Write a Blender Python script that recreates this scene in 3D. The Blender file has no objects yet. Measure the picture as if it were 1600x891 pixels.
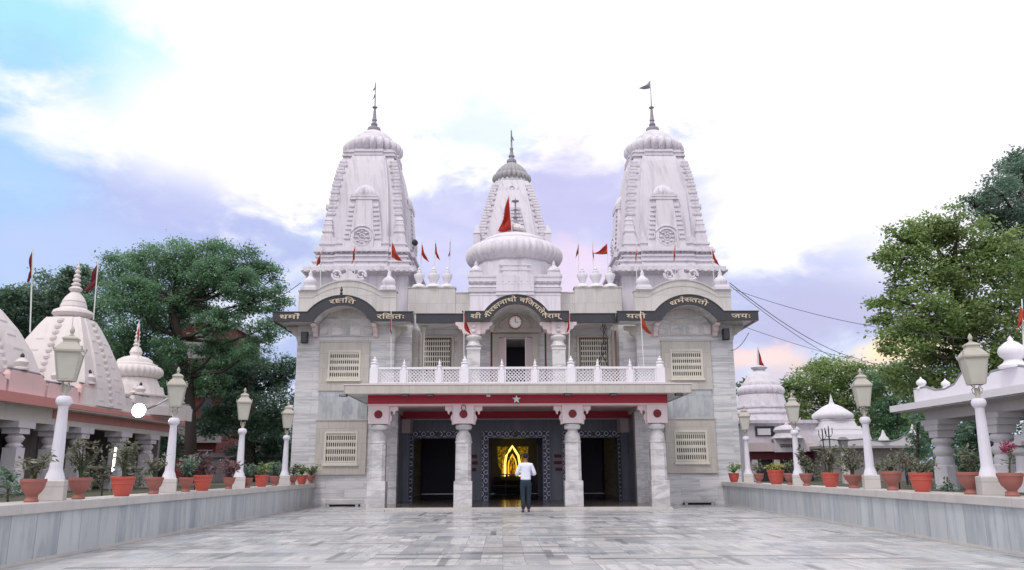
import bpy, bmesh, math, random
import numpy as np
from mathutils import Vector, Matrix, noise as mnoise
random.seed(7)
R_ = math.radians
scene = bpy.context.scene
COL = scene.collection

# ------------------------------------------------------------------ camera
CAM_H = 1.2
F_PX = 1260.0
CAM_ROT = Matrix.Rotation(R_(-0.7), 3, 'Z') @ Matrix.Rotation(R_(90 + 13.0), 3, 'X') @ Matrix.Rotation(R_(-0.25), 3, 'Z')
cd = bpy.data.cameras.new('camera')
cam = bpy.data.objects.new('camera', cd)
COL.objects.link(cam)
cam.matrix_world = Matrix.Translation((0, 0, CAM_H)) @ CAM_ROT.to_4x4()
cd.sensor_width = 36.0
cd.sensor_fit = 'HORIZONTAL'
cd.lens = F_PX / 1600 * 36
cd.clip_end = 3000
scene.camera = cam

def ray(u, v):
    return CAM_ROT @ Vector(((u - 800) / F_PX, (445.5 - v) / F_PX, -1.0))
def at(u, v, Y):                      # a point of the place, read from the photograph at a measured distance
    d = ray(u, v)
    return Vector((0, 0, CAM_H)) + d * (Y / d.y)
def atx(u, v, X):
    d = ray(u, v)
    return Vector((0, 0, CAM_H)) + d * (X / d.x)
def mpp(Y):
    return Y / F_PX

# ------------------------------------------------------------------ sky, sun, exposure
SUN_EL, SUN_AZ = 56.0, 215.0          # high soft daylight from behind the camera, through cloud
world = bpy.data.worlds.new('World')
scene.world = world
world.use_nodes = True
nt = world.node_tree
nt.nodes.clear()
N = nt.nodes.new
L = nt.links.new
out = N('ShaderNodeOutputWorld')
bg_sky = N('ShaderNodeBackground'); bg_sky.inputs[1].default_value = 0.10
sky = N('ShaderNodeTexSky'); sky.sky_type = 'NISHITA'; sky.sun_disc = False
sky.sun_elevation = R_(SUN_EL); sky.sun_rotation = R_(SUN_AZ); sky.dust_density = 2.0
L(sky.outputs[0], bg_sky.inputs[0])
bg_cl = N('ShaderNodeBackground'); bg_cl.inputs[1].default_value = 1.0
tc = N('ShaderNodeTexCoord')
def nmath(op, a, b=None, c=None, clamp=False):
    n = N('ShaderNodeMath'); n.operation = op; n.use_clamp = clamp
    for i, x in enumerate((a, b, c)):
        if x is None: continue
        if isinstance(x, (int, float)): n.inputs[i].default_value = x
        else: L(x, n.inputs[i])
    return n.outputs[0]
def nstep(x, lo, hi):
    n = N('ShaderNodeMapRange'); n.interpolation_type = 'SMOOTHSTEP'
    n.inputs['From Min'].default_value = lo; n.inputs['From Max'].default_value = hi
    L(x, n.inputs['Value']); return n.outputs[0]
def nmix(fac, a, b):
    n = N('ShaderNodeMix'); n.data_type = 'RGBA'
    L(fac, n.inputs[0])
    for s, x in ((6, a), (7, b)):
        if isinstance(x, tuple): n.inputs[s].default_value = (*x, 1)
        else: L(x, n.inputs[s])
    return n.outputs[2]
DIR = tc.outputs['Generated']
sep = N('ShaderNodeSeparateXYZ'); L(DIR, sep.inputs[0])
def cloud(scale, detail, rough, dist, off):
    m = N('ShaderNodeMapping'); m.inputs['Scale'].default_value = (1, 1, 1.9); m.inputs['Location'].default_value = off
    L(DIR, m.inputs[0])
    n = N('ShaderNodeTexNoise'); n.inputs['Scale'].default_value = scale; n.inputs['Detail'].default_value = detail
    n.inputs['Roughness'].default_value = rough; n.inputs['Distortion'].default_value = dist
    L(m.outputs[0], n.inputs[0]); return n.outputs[0]
cA = cloud(3.2, 8, .55, .35, (1.3, .2, .6))
cB = cloud(7.5, 7, .58, .5, (.3, 2.2, 4.1))
cC = cloud(17, 6, .6, .6, (5.3, 1.2, 2.1))
nz = nmath('ADD', nmath('ADD', nmath('MULTIPLY', nmath('SUBTRACT', cA, .5), .85), nmath('MULTIPLY', nmath('SUBTRACT', cB, .5), .60)), nmath('MULTIPLY', nmath('SUBTRACT', cC, .5), .22))
def blob(u, v, r_in, r_out, k=.22, sq=1.0):   # a patch of sky round one direction, its edge broken by the cloud noise
    d = ray(u, v).normalized()
    v0 = N('ShaderNodeVectorMath'); v0.operation = 'SUBTRACT'; v0.inputs[1].default_value = d
    L(DIR, v0.inputs[0])
    v1 = N('ShaderNodeVectorMath'); v1.operation = 'MULTIPLY'; v1.inputs[1].default_value = (1, 1, sq)
    L(v0.outputs[0], v1.inputs[0])
    vm = N('ShaderNodeVectorMath'); vm.operation = 'LENGTH'; L(v1.outputs[0], vm.inputs[0])
    x = nmath('ADD', vm.outputs['Value'], nmath('MULTIPLY', nz, k))
    n = N('ShaderNodeMapRange'); n.interpolation_type = 'SMOOTHSTEP'
    n.inputs['From Min'].default_value = r_out; n.inputs['From Max'].default_value = r_in
    L(x, n.inputs['Value']); return n.outputs[0]
elev = sep.outputs[2]
WHITE = (1.22, 1.18, 1.22)
LAV = (.60, .62, .90)
white = nstep(nmath('ADD', elev, nmath('MULTIPLY', nz, .55)), .27, .37)
lavn = nmix(nstep(nmath('ADD', nmath('MULTIPLY', cB, .7), nmath('MULTIPLY', cC, .3)), .40, .62), (.50, .58, .90), (.84, .88, 1.04))
colr = nmix(white, lavn, WHITE)
for (u, v, a, b, c, s, sq) in (
        (40, 60, .06, .20, (.48, .88, 1.02), 1, 1), (235, 95, .01, .10, (.58, .95, 1.05), .9, 1.2), (10, 330, .08, .24, (.42, .66, 1.02), .9, 1),
        (20, 135, .0, .05, (1.05, 1.08, 1.15), .9, 2), (270, 330, .05, .16, (.52, .57, .92), .9, 1.5), (150, 420, .03, .14, (.56, .68, 1.0), .8, 1.5), (130, 190, .0, .10, (1.1, 1.1, 1.15), .95, 1.6),
        (300, 190, .02, .15, WHITE, .9, 1.2), (760, 205, .01, .085, (.82, .95, 1.06), .8, 1.8), (905, 310, .02, .12, (.64, .62, .94), .9, 1.4), (470, 320, .0, .06, (.66, .68, .98), .7, 1.5),
        (690, 375, .02, .10, (.68, .66, .97), .75, 1.3), (890, 440, .01, .07, (1.02, .80, .98), .7, 1.4), (1180, 380, .03, .13, (.64, .66, .97), .85, 1.2), (1320, 430, .03, .14, (.56, .60, .92), .85, 1.5),
        (1215, 385, .0, .055, (1.05, 1.08, 1.15), .9, 1.2), (1250, 290, .02, .14, WHITE, .9, 1.2), (1500, 180, .1, .26, WHITE, .9, 1),
        (1270, 490, .03, .15, (.58, .57, .82), .9, 2.6), (1200, 560, .012, .065, (1.12, .82, .76), .85, 4.2), (1395, 546, .012, .080, (1.25, .97, .62), 1, 3.6), (1300, 574, .01, .085, (1.10, .82, .66), .9, 5.0),
        (1250, 625, .03, .13, (.80, .66, .72), .8, 2.5)):
    colr = nmix(nmath('MULTIPLY', blob(u, v, a, b, .30, sq), s), colr, c)
# the open cloud deck behind and above the camera is brighter: it is what lights the front of the temple
back = nstep(nmath('MULTIPLY', sep.outputs[1], -1.0), -.25, .6)
colr = nmix(back, colr, (1.20, 1.18, 1.27))
low = nstep(elev, -.02, -.12)
n_ = N('ShaderNodeMapRange'); n_.inputs['From Min'].default_value = .0; n_.inputs['From Max'].default_value = -.08; L(elev, n_.inputs['Value'])
colr = nmix(n_.outputs[0], colr, (.35, .35, .38))
L(colr, bg_cl.inputs[0])
mixs = N('ShaderNodeMixShader'); mixs.inputs[0].default_value = .9
L(bg_sky.outputs[0], mixs.inputs[1]); L(bg_cl.outputs[0], mixs.inputs[2]); L(mixs.outputs[0], out.inputs[0])

sl = bpy.data.lights.new('sun', 'SUN'); sl.energy = 1.3; sl.angle = R_(12); sl.color = (1, .95, .9)
so = bpy.data.objects.new('sun', sl); COL.objects.link(so)
sd = Vector((math.sin(R_(SUN_AZ)) * math.cos(R_(SUN_EL)), math.cos(R_(SUN_AZ)) * math.cos(R_(SUN_EL)), math.sin(R_(SUN_EL))))
so.rotation_euler = sd.to_track_quat('Z', 'Y').to_euler()
so.location = (0, -20, 40)
vs = scene.view_settings
vs.view_transform = 'Standard'; vs.look = 'None'; vs.gamma = 1; vs.use_curve_mapping = False
vs.exposure = 0.08
scene.cycles.use_denoising = True
scene.cycles.max_bounces = 6
scene.cycles.transparent_max_bounces = 8

# ------------------------------------------------------------------ materials
def new_mat(name):
    m = bpy.data.materials.new(name); m.use_nodes = True
    t = m.node_tree; b = t.nodes['Principled BSDF']
    return m, t, b
class NG:
    def __init__(s, t): s.t = t
    def n(s, k, **kw):
        x = s.t.nodes.new(k)
        for a, v in kw.items(): setattr(x, a, v)
        return x
    def l(s, a, b): s.t.links.new(a, b)
    def math(s, op, a, b=None, clamp=False):
        x = s.n('ShaderNodeMath', operation=op); x.use_clamp = clamp
        for i, q in enumerate((a, b)):
            if q is None: continue
            if isinstance(q, (int, float)): x.inputs[i].default_value = q
            else: s.l(q, x.inputs[i])
        return x.outputs[0]
    def mix(s, f, a, b, bt='MIX'):
        x = s.n('ShaderNodeMix', data_type='RGBA', blend_type=bt)
        if isinstance(f, (int, float)): x.inputs[0].default_value = f
        else: s.l(f, x.inputs[0])
        for i, q in ((6, a), (7, b)):
            if isinstance(q, tuple): x.inputs[i].default_value = (*q, 1)
            else: s.l(q, x.inputs[i])
        return x.outputs[2]
    def ramp(s, f, stops):
        x = s.n('ShaderNodeValToRGB'); e = x.color_ramp.elements
        col = lambda c: (*c, 1) if isinstance(c, tuple) else (c, c, c, 1)
        e[1].position = stops[-1][0]; e[1].color = col(stops[-1][1]); e[0].position = stops[0][0]; e[0].color = col(stops[0][1])
        for p, c in stops[1:-1]:
            k = e.new(p); k.color = col(c)
        s.l(f, x.inputs[0]); return x.outputs[0]
    def noise(s, vec, scale, detail=4, rough=.55, dist=0, w=None):
        x = s.n('ShaderNodeTexNoise')
        if w is not None:
            x.noise_dimensions = '4D'; s.l(w, x.inputs['W'])
        x.inputs['Scale'].default_value = scale; x.inputs['Detail'].default_value = detail
        x.inputs['Roughness'].default_value = rough; x.inputs['Distortion'].default_value = dist
        if vec is not None: s.l(vec, x.inputs['Vector'])
        return x.outputs[0]
    def vec(s, x, y, z=0.0):
        c = s.n('ShaderNodeCombineXYZ')
        for i, q in enumerate((x, y, z)):
            if isinstance(q, (int, float)): c.inputs[i].default_value = q
            else: s.l(q, c.inputs[i])
        return c.outputs[0]
    def bump(s, h, strength, dist=.02):
        x = s.n('ShaderNodeBump'); x.inputs['Strength'].default_value = strength; x.inputs['Distance'].default_value = dist
        s.l(h, x.inputs['Height']); return x.outputs[0]
    def pos(s):
        g = s.n('ShaderNodeNewGeometry'); p = s.n('ShaderNodeSeparateXYZ'); s.l(g.outputs['Position'], p.inputs[0])
        return g.outputs['Position'], p.outputs
    def brick(s, vec, w, h, mortar=.006, off=.5):
        x = s.n('ShaderNodeTexBrick'); x.offset = off
        x.inputs['Color1'].default_value = (0, 0, 0, 1); x.inputs['Color2'].default_value = (1, 1, 1, 1)
        x.inputs['Scale'].default_value = 1; x.inputs['Brick Width'].default_value = w; x.inputs['Row Height'].default_value = h
        x.inputs['Mortar Size'].default_value = mortar; x.inputs['Mortar Smooth'].default_value = .3
        s.l(vec, x.inputs['Vector']); return x.outputs[0], x.outputs[1]

def marble(name, light, dark, bw, bh, vein=(1.2, 9.0), tint=.12, amount=.75, rough=.32, vertical=False, mortar=.005, dirt=.25):
    """blocks of polished marble, each with its own streaks"""
    m, t, b = new_mat(name); g = NG(t)
    P, p = g.pos()
    u = g.math('ADD', p[0], p[1])
    bc, bf = g.brick(g.vec(u, p[2]), bw, bh, mortar)
    sp = g.n('ShaderNodeSeparateColor'); g.l(bc, sp.inputs[0]); rnd = sp.outputs[0]
    a, c = (vein[1], vein[0]) if vertical else (vein[0], vein[1])
    w = g.math('MULTIPLY', rnd, 37.0)
    v = g.vec(g.math('MULTIPLY', u, a), g.math('MULTIPLY', p[2], c), g.math('MULTIPLY', p[1], .3))
    n1 = g.noise(v, 1.0, 6, .62, 1.1, w)
    n2 = g.noise(v, .35, 3, .5, .3, w)
    f = g.ramp(g.math('ADD', g.math('MULTIPLY', n1, .65), g.math('MULTIPLY', n2, .35)), [(.36, 1.0), (.46, .55), (.52, .12), (.62, 0.0)])
    col = g.mix(g.math('MULTIPLY', f, amount), light, dark)
    col = g.mix(g.math('MULTIPLY', rnd, tint * 2), col, tuple(x * .72 for x in light))
    # rain marks: long soft stains
    st = g.noise(g.vec(g.math('MULTIPLY', u, 2.3), g.math('MULTIPLY', p[2], .25), p[1]), 1.6, 5, .6)
    col = g.mix(g.math('MULTIPLY', g.ramp(st, [(.5, 0.0), (.75, 1.0)]), dirt), col, tuple(x * .62 for x in (light[0], light[1] * .98, light[2] * .93)))
    col = g.mix(g.math('MULTIPLY', bf, .7), col, tuple(x * .42 for x in light))
    g.l(col, b.inputs['Base Color'])
    rn = g.noise(P, 3.0, 3)
    g.l(g.math('ADD', g.math('MULTIPLY', rn, .25), rough - .1), b.inputs['Roughness'])
    g.l(g.bump(g.math('SUBTRACT', g.math('MULTIPLY', n1, .12), bf), .35, .006), b.inputs['Normal'])
    return m

def painted(name, col, var=.12, rough=.6, grime=.35, gcol=None, scale=1.5, bump=.12, spec=.3):
    m, t, b = new_mat(name); g = NG(t)
    P, p = g.pos()
    n1 = g.noise(P, scale, 6, .6)
    u = g.math('ADD', p[0], g.math('MULTIPLY', p[1], .8))
    st = g.noise(g.vec(g.math('MULTIPLY', u, 5.0), g.math('MULTIPLY', p[2], .5), g.math('MULTIPLY', p[1], 3)), 1.0, 6, .65)
    c = g.mix(g.math('MULTIPLY', n1, var * 2), col, tuple(x * .8 for x in col))
    c = g.mix(g.math('MULTIPLY', g.ramp(st, [(.50, 0.0), (.74, 1.0)]), grime), c, gcol or tuple(x * .45 for x in col))
    g.l(c, b.inputs['Base Color']); b.inputs['Roughness'].default_value = rough
    b.inputs['Specular IOR Level'].default_value = spec
    n2 = g.noise(P, 30, 4)
    g.l(g.bump(n2, bump, .01), b.inputs['Normal'])
    return m

M = {}
M['facade'] = marble('facade_marble', (.68, .67, .685), (.32, .335, .365), 1.35, .30, (.65, 8.0), .07, .85, dirt=.14)
M['pillar'] = marble('pillar_marble', (.67, .65, .655), (.33, .33, .345), 40.0, .62, (1.6, 4.5), .08, .95, mortar=.004)
M['blockm'] = marble('beige_marble', (.52, .485, .445), (.40, .37, .34), .62, .55, (6.0, .9), .10, .6)
M['parapetm'] = marble('parapet_marble', (.58, .55, .53), (.42, .40, .40), .9, 1.1, (5.0, .7), .10, .6, dirt=.45)
M['panel'] = marble('bookmatched_marble', (.50, .52, .54), (.27, .30, .33), .58, 1.3, (4.0, 2.0), .15, .9)
M['wallm'] = marble('courtyard_wall_marble', (.54, .57, .59), (.24, .28, .33), .62, 2.0, (4.2, .5), .22, .95, mortar=.010)
M['capm'] = marble('wall_cap_marble', (.56, .53, .51), (.42, .40, .39), 1.6, .5, (3.0, 3.0), .1, .5, rough=.35)
M['blue'] = marble('dark_blue_marble', (.20, .225, .30), (.10, .115, .175), .30, 3.2, (9.0, .5), .2, .8, rough=.3)
M['white'] = painted('white_paint', (.70, .665, .72), .16, .6, .75, (.38, .35, .39))
M['white2'] = painted('chalk_white_paint', (.76, .74, .79), .05, .6, .18, (.5, .47, .5))
M['ivory'] = painted('ivory_paint', (.66, .63, .55), .06, .55, .2)
M['cream'] = painted('cream_paint', (.70, .645, .635), .08, .6, .30, (.40, .34, .32))
M['pink'] = painted('pink_paint', (.74, .50, .50), .06, .55, .12)
M['capital'] = painted('capital_paint', (.72, .60, .61), .06, .55, .12)
M['red'] = painted('red_paint', (.42, .03, .055), .08, .45, .12)
M['salmon'] = painted('salmon_paint', (.56, .235, .22), .1, .55, .25)
M['maroon'] = painted('maroon_paint', (.14, .022, .035), .08, .5, .1)
M['black'] = painted('black_granite', (.032, .032, .04), .1, .3, .15, (.10, .10, .11), spec=.5)
M['letter'] = painted('cream_letter', (.62, .52, .39), .05, .5, .1)
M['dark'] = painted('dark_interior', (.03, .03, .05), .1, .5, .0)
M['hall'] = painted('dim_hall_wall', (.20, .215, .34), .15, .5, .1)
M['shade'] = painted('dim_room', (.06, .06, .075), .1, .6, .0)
M['lampw'] = painted('lamp_post_paint', (.68, .66, .73), .05, .45, .15)
M['lampc'] = painted('lantern_metal', (.44, .41, .36), .08, .45, .25)
M['speaker'] = painted('speaker_black', (.03, .032, .045), .1, .6, .1)
M['steel'] = painted('grey_steel', (.25, .25, .27), .1, .4, .1, spec=.5)
M['cable'] = painted('cable_black', (.05, .05, .06), .0, .6, 0)
M['whitemet'] = painted('white_metal', (.7, .7, .7), .05, .4, .1)
M['brown'] = painted('brown_wood', (.16, .075, .06), .1, .5, .2)
M['terra'] = painted('terracotta', (.33, .125, .105), .12, .6, .35, (.20, .09, .075), 4)
M['redpot'] = painted('red_glazed_pot', (.48, .085, .06), .08, .42, .2, (.33, .07, .05), 4, spec=.5)
M['soil'] = painted('soil', (.06, .045, .035), .2, .9, .1, scale=20)
M['orange'] = None
M['finial'] = painted('weathered_metal', (.30, .28, .33), .15, .45, .3)
M['statue'] = painted('grey_stone', (.40, .385, .40), .15, .8, .4)
M['redwall'] = painted('red_brick_wall', (.17, .04, .042), .15, .8, .3)
M['greywall'] = painted('grey_plaster', (.30, .27, .28), .12, .8, .4)
M['skin'] = painted('skin', (.24, .125, .08), .03, .5, 0)
M['shirt'] = painted('shirt_cotton', (.74, .76, .88), .05, .8, .0, scale=9)
M['trouser'] = painted('navy_trousers', (.022, .035, .055), .05, .8, 0)
M['hair'] = painted('black_hair', (.012, .01, .01), .05, .6, 0)
M['shoe'] = painted('shoe_leather', (.05, .035, .03), .05, .5, 0)
M['maroonshirt'] = painted('maroon_kurta', (.20, .03, .05), .05, .8, 0)
M['roofgrey'] = painted('grey_roof', (.25, .25, .28), .15, .6, .4)

def emis(name, col, s):
    m, t, b = new_mat(name)
    b.inputs['Base Color'].default_value = (*col, 1)
    b.inputs['Emission Color'].default_value = (*col, 1); b.inputs['Emission Strength'].default_value = s
    return m
M['gold_glow'] = emis('shrine_light', (1.0, .60, .05), 1.0)
M['gold_neon'] = emis('neon_light', (1.0, .74, .16), 1.7)
M['flood'] = emis('flood_lamp', (.95, .93, 1.0), 60.0)
M['tube'] = emis('tube_light', (1.0, .93, .80), 6.0)
M['bulb'] = emis('small_bulb', (1.0, .95, .9), 8.0)

def mk_glass():
    m, t, b = new_mat('frosted_lantern_glass'); g = NG(t)
    P, p = g.pos()
    n = g.noise(P, 6, 4)
    g.l(g.mix(n, (.56, .55, .48), (.70, .69, .62)), b.inputs['Base Color'])
    b.inputs['Roughness'].default_value = .35
    b.inputs['Transmission Weight'].default_value = .25
    b.inputs['Emission Color'].default_value = (1, .95, .7, 1); b.inputs['Emission Strength'].default_value = .0
    return m
M['glass'] = mk_glass()

def mk_cloth(name, col, tr=.35):
    m, t, b = new_mat(name); g = NG(t)
    P, p = g.pos()
    n = g.noise(P, 8, 3)
    c = g.mix(n, col, tuple(x * .7 for x in col))
    d = g.n('ShaderNodeBsdfDiffuse'); tl = g.n('ShaderNodeBsdfTranslucent'); mx = g.n('ShaderNodeMixShader')
    mx.inputs[0].default_value = tr
    g.l(c, d.inputs[0]); g.l(c, tl.inputs[0]); g.l(d.outputs[0], mx.inputs[1]); g.l(tl.outputs[0], mx.inputs[2])
    g.l(mx.outputs[0], t.nodes['Material Output'].inputs[0])
    return m
M['orange'] = mk_cloth('saffron_cloth', (.68, .13, .08), .5)
M['redcloth'] = mk_cloth('red_cloth', (.66, .09, .075), .5)
M['darkred'] = mk_cloth('faded_red_cloth', (.36, .09, .12), .5)
M['greycloth'] = mk_cloth('grey_cloth', (.58, .59, .66), .5)

def mk_leaf(name, a, b_, tip, tr=.35):
    m, t, b = new_mat(name); g = NG(t)
    gi = g.n('ShaderNodeNewGeometry')
    c = g.ramp(gi.outputs['Random Per Island'], [(0.0, a), (.6, b_), (1.0, tip)])
    n = g.noise(gi.outputs['Position'], .6, 3)
    c = g.mix(g.ramp(n, [(.4, 0.0), (.65, 1.0)]), c, tuple(x * 1.5 for x in b_))
    d = g.n('ShaderNodeBsdfDiffuse'); tl = g.n('ShaderNodeBsdfTranslucent'); mx = g.n('ShaderNodeMixShader'); gl = g.n('ShaderNodeBsdfGlossy'); m2 = g.n('ShaderNodeMixShader')
    mx.inputs[0].default_value = tr; m2.inputs[0].default_value = .05; gl.inputs['Roughness'].default_value = .45
    g.l(c, d.inputs[0]); g.l(c, tl.inputs[0]); g.l(d.outputs[0], mx.inputs[1]); g.l(tl.outputs[0], mx.inputs[2])
    g.l(mx.outputs[0], m2.inputs[1]); g.l(gl.outputs[0], m2.inputs[2])
    g.l(m2.outputs[0], t.nodes['Material Output'].inputs[0])
    return m
M['leaf_a'] = mk_leaf('feathery_leaf', (.11, .20, .13), (.15, .27, .155), (.23, .38, .22), .5)
M['leaf_b'] = mk_leaf('broad_leaf', (.125, .185, .075), (.20, .285, .10), (.42, .50, .22), .5)
M['leaf_c'] = mk_leaf('dark_leaf', (.075, .135, .10), (.105, .185, .125), (.16, .25, .16), .5)
M['leaf_d'] = mk_leaf('bluish_leaf', (.10, .165, .13), (.15, .23, .17), (.34, .44, .36), .5)
M['leaf_y'] = mk_leaf('yellow_leaf', (.25, .28, .06), (.38, .40, .10), (.55, .52, .2))
M['leaf_p'] = mk_leaf('dusty_leaf', (.10, .10, .075), (.14, .15, .10), (.24, .24, .18))
M['leaf_r'] = mk_leaf('purple_leaf', (.10, .05, .06), (.15, .08, .09), (.24, .14, .14))
M['petal'] = mk_leaf('crimson_petal', (.20, .02, .06), (.28, .03, .08), (.35, .06, .12))
M['bark'] = painted('bark', (.055, .045, .04), .3, .9, .3, scale=6, bump=.6)
M['stem'] = painted('green_stem', (.07, .09, .05), .2, .8, .1)

def mk_door_frame():
    m, t, b = new_mat('inlaid_door_frame'); g = NG(t)
    P, p = g.pos()
    u = g.math('MULTIPLY', p[0], 3.0); w = g.math('MULTIPLY', p[2], 3.0)
    s1 = g.math('SINE', g.math('MULTIPLY', g.math('ADD', u, w), 3.14159))
    s2 = g.math('SINE', g.math('MULTIPLY', g.math('SUBTRACT', u, w), 3.14159))
    k = g.math('ABSOLUTE', g.math('MULTIPLY', s1, s2))
    n = g.noise(P, 14, 2)
    k = g.math('ADD', k, g.math('MULTIPLY', n, .5))
    c = g.ramp(k, [(.34, (.03, .04, .13)), (.55, (.05, .065, .18)), (.66, (.70, .71, .80)), (.90, (.74, .75, .82)), (1.02, (.05, .07, .18))])
    g.l(c, b.inputs['Base Color']); b.inputs['Roughness'].default_value = .35
    return m
M['doorframe'] = mk_door_frame()

def mk_floor():
    m, t, b = new_mat('polished_marble_paving'); g = NG(t)
    P, p = g.pos()
    xy = g.vec(p[0], p[1])
    def tile(w, h, off, rot):
        v = xy if not rot else g.vec(p[1], p[0])
        bc, bf = g.brick(v, w, h, .004, off)
        sp = g.n('ShaderNodeSeparateColor'); g.l(bc, sp.inputs[0])
        return sp.outputs[0], bf
    r1, f1 = tile(1.25, .62, .5, False)
    r2, f2 = tile(.62, .31, .0, True)
    # which of the two layouts a patch of floor has
    sel = g.n('ShaderNodeTexVoronoi'); sel.distance = 'CHEBYCHEV'; sel.inputs['Scale'].default_value = .42; sel.inputs['Randomness'].default_value = .8
    g.l(xy, sel.inputs['Vector'])
    ss = g.n('ShaderNodeSeparateColor'); g.l(sel.outputs['Color'], ss.inputs[0])
    pick = g.math('GREATER_THAN', ss.outputs[0], .48)
    def mx(a, c):
        return g.math('ADD', g.math('MULTIPLY', a, g.math('SUBTRACT', 1.0, pick)), g.math('MULTIPLY', c, pick))
    rnd = mx(r1, r2); grout = mx(f1, f2)
    w = g.math('MULTIPLY', rnd, 53.0)
    va = g.noise(g.vec(g.math('MULTIPLY', p[0], .8), g.math('MULTIPLY', p[1], 8.0)), 1.0, 6, .6, .5, w)
    vb = g.noise(g.vec(g.math('MULTIPLY', p[0], 8.0), g.math('MULTIPLY', p[1], .8)), 1.0, 6, .6, .5, w)
    turn = g.math('GREATER_THAN', g.math('FRACT', g.math('MULTIPLY', rnd, 7.31)), .5)
    vein = g.math('ADD', g.math('MULTIPLY', va, g.math('SUBTRACT', 1.0, turn)), g.math('MULTIPLY', vb, turn))
    f = g.ramp(vein, [(.34, 1.0), (.46, .5), (.56, .1), (.66, 0.0)])
    base = g.ramp(rnd, [(0.0, (.38, .40, .43)), (.2, (.50, .52, .54)), (.5, (.58, .59, .60)), (.75, (.56, .55, .54)), (.92, (.64, .63, .62)), (1.0, (.42, .43, .46))])
    col = g.mix(g.math('MULTIPLY', f, .72), base, (.19, .21, .24))
    # dark inlay strips laid in some rows
    rs, fs = tile(1.9, .155, .37, False)
    strip = g.math('GREATER_THAN', rs, .93)
    col = g.mix(g.math('MULTIPLY', strip, .72), col, (.12, .125, .135))
    rs2, fs2 = tile(1.1, .125, .21, True)
    strip2 = g.math('GREATER_THAN', rs2, .978)
    col = g.mix(g.math('MULTIPLY', strip2, .7), col, (.13, .13, .135))
    odd = g.math('GREATER_THAN', g.math('FRACT', g.math('MULTIPLY', rnd, 13.7)), .86)
    col = g.mix(g.math('MULTIPLY', odd, .5), col, (.22, .235, .26))
    big = g.noise(xy, .35, 4)
    col = g.mix(g.math('MULTIPLY', g.ramp(big, [(.45, 0.0), (.7, 1.0)]), .25), col, (.42, .37, .33))
    wet = g.noise(xy, .9, 5, .6)
    col = g.mix(g.math('MULTIPLY', grout, .5), col, (.16, .16, .165))
    g.l(col, b.inputs['Base Color'])
    g.l(g.math('ADD', g.math('MULTIPLY', wet, .22), g.math('ADD', g.math('MULTIPLY', rnd, .10), .14)), b.inputs['Roughness'])
    b.inputs['Specular IOR Level'].default_value = .5
    h = g.math('ADD', g.math('SUBTRACT', g.math('MULTIPLY', rnd, .4), grout), g.math('MULTIPLY', g.noise(xy, 14.0, 3), .10))
    g.l(g.bump(h, .18, .004), b.inputs['Normal'])
    return m
M['floor'] = mk_floor()
M['porchfloor'] = painted('polished_porch_floor', (.20, .165, .15), .15, .16, .1, spec=.6, bump=.02)
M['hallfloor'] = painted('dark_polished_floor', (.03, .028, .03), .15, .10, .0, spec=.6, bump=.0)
def mk_earth():
    m, t, b = new_mat('earth_and_grass'); g = NG(t)
    P, p = g.pos()
    n = g.noise(P, .7, 8, .65); n2 = g.noise(P, 9, 4)
    c = g.mix(g.ramp(n, [(.4, 0.0), (.6, 1.0)]), (.10, .085, .06), (.05, .075, .03))
    g.l(g.mix(g.math('MULTIPLY', n2, .5), c, (.05, .045, .035)), b.inputs['Base Color']); b.inputs['Roughness'].default_value = .95
    g.l(g.bump(n2, .5, .05), b.inputs['Normal'])
    return m
M['earth'] = mk_earth()

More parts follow.
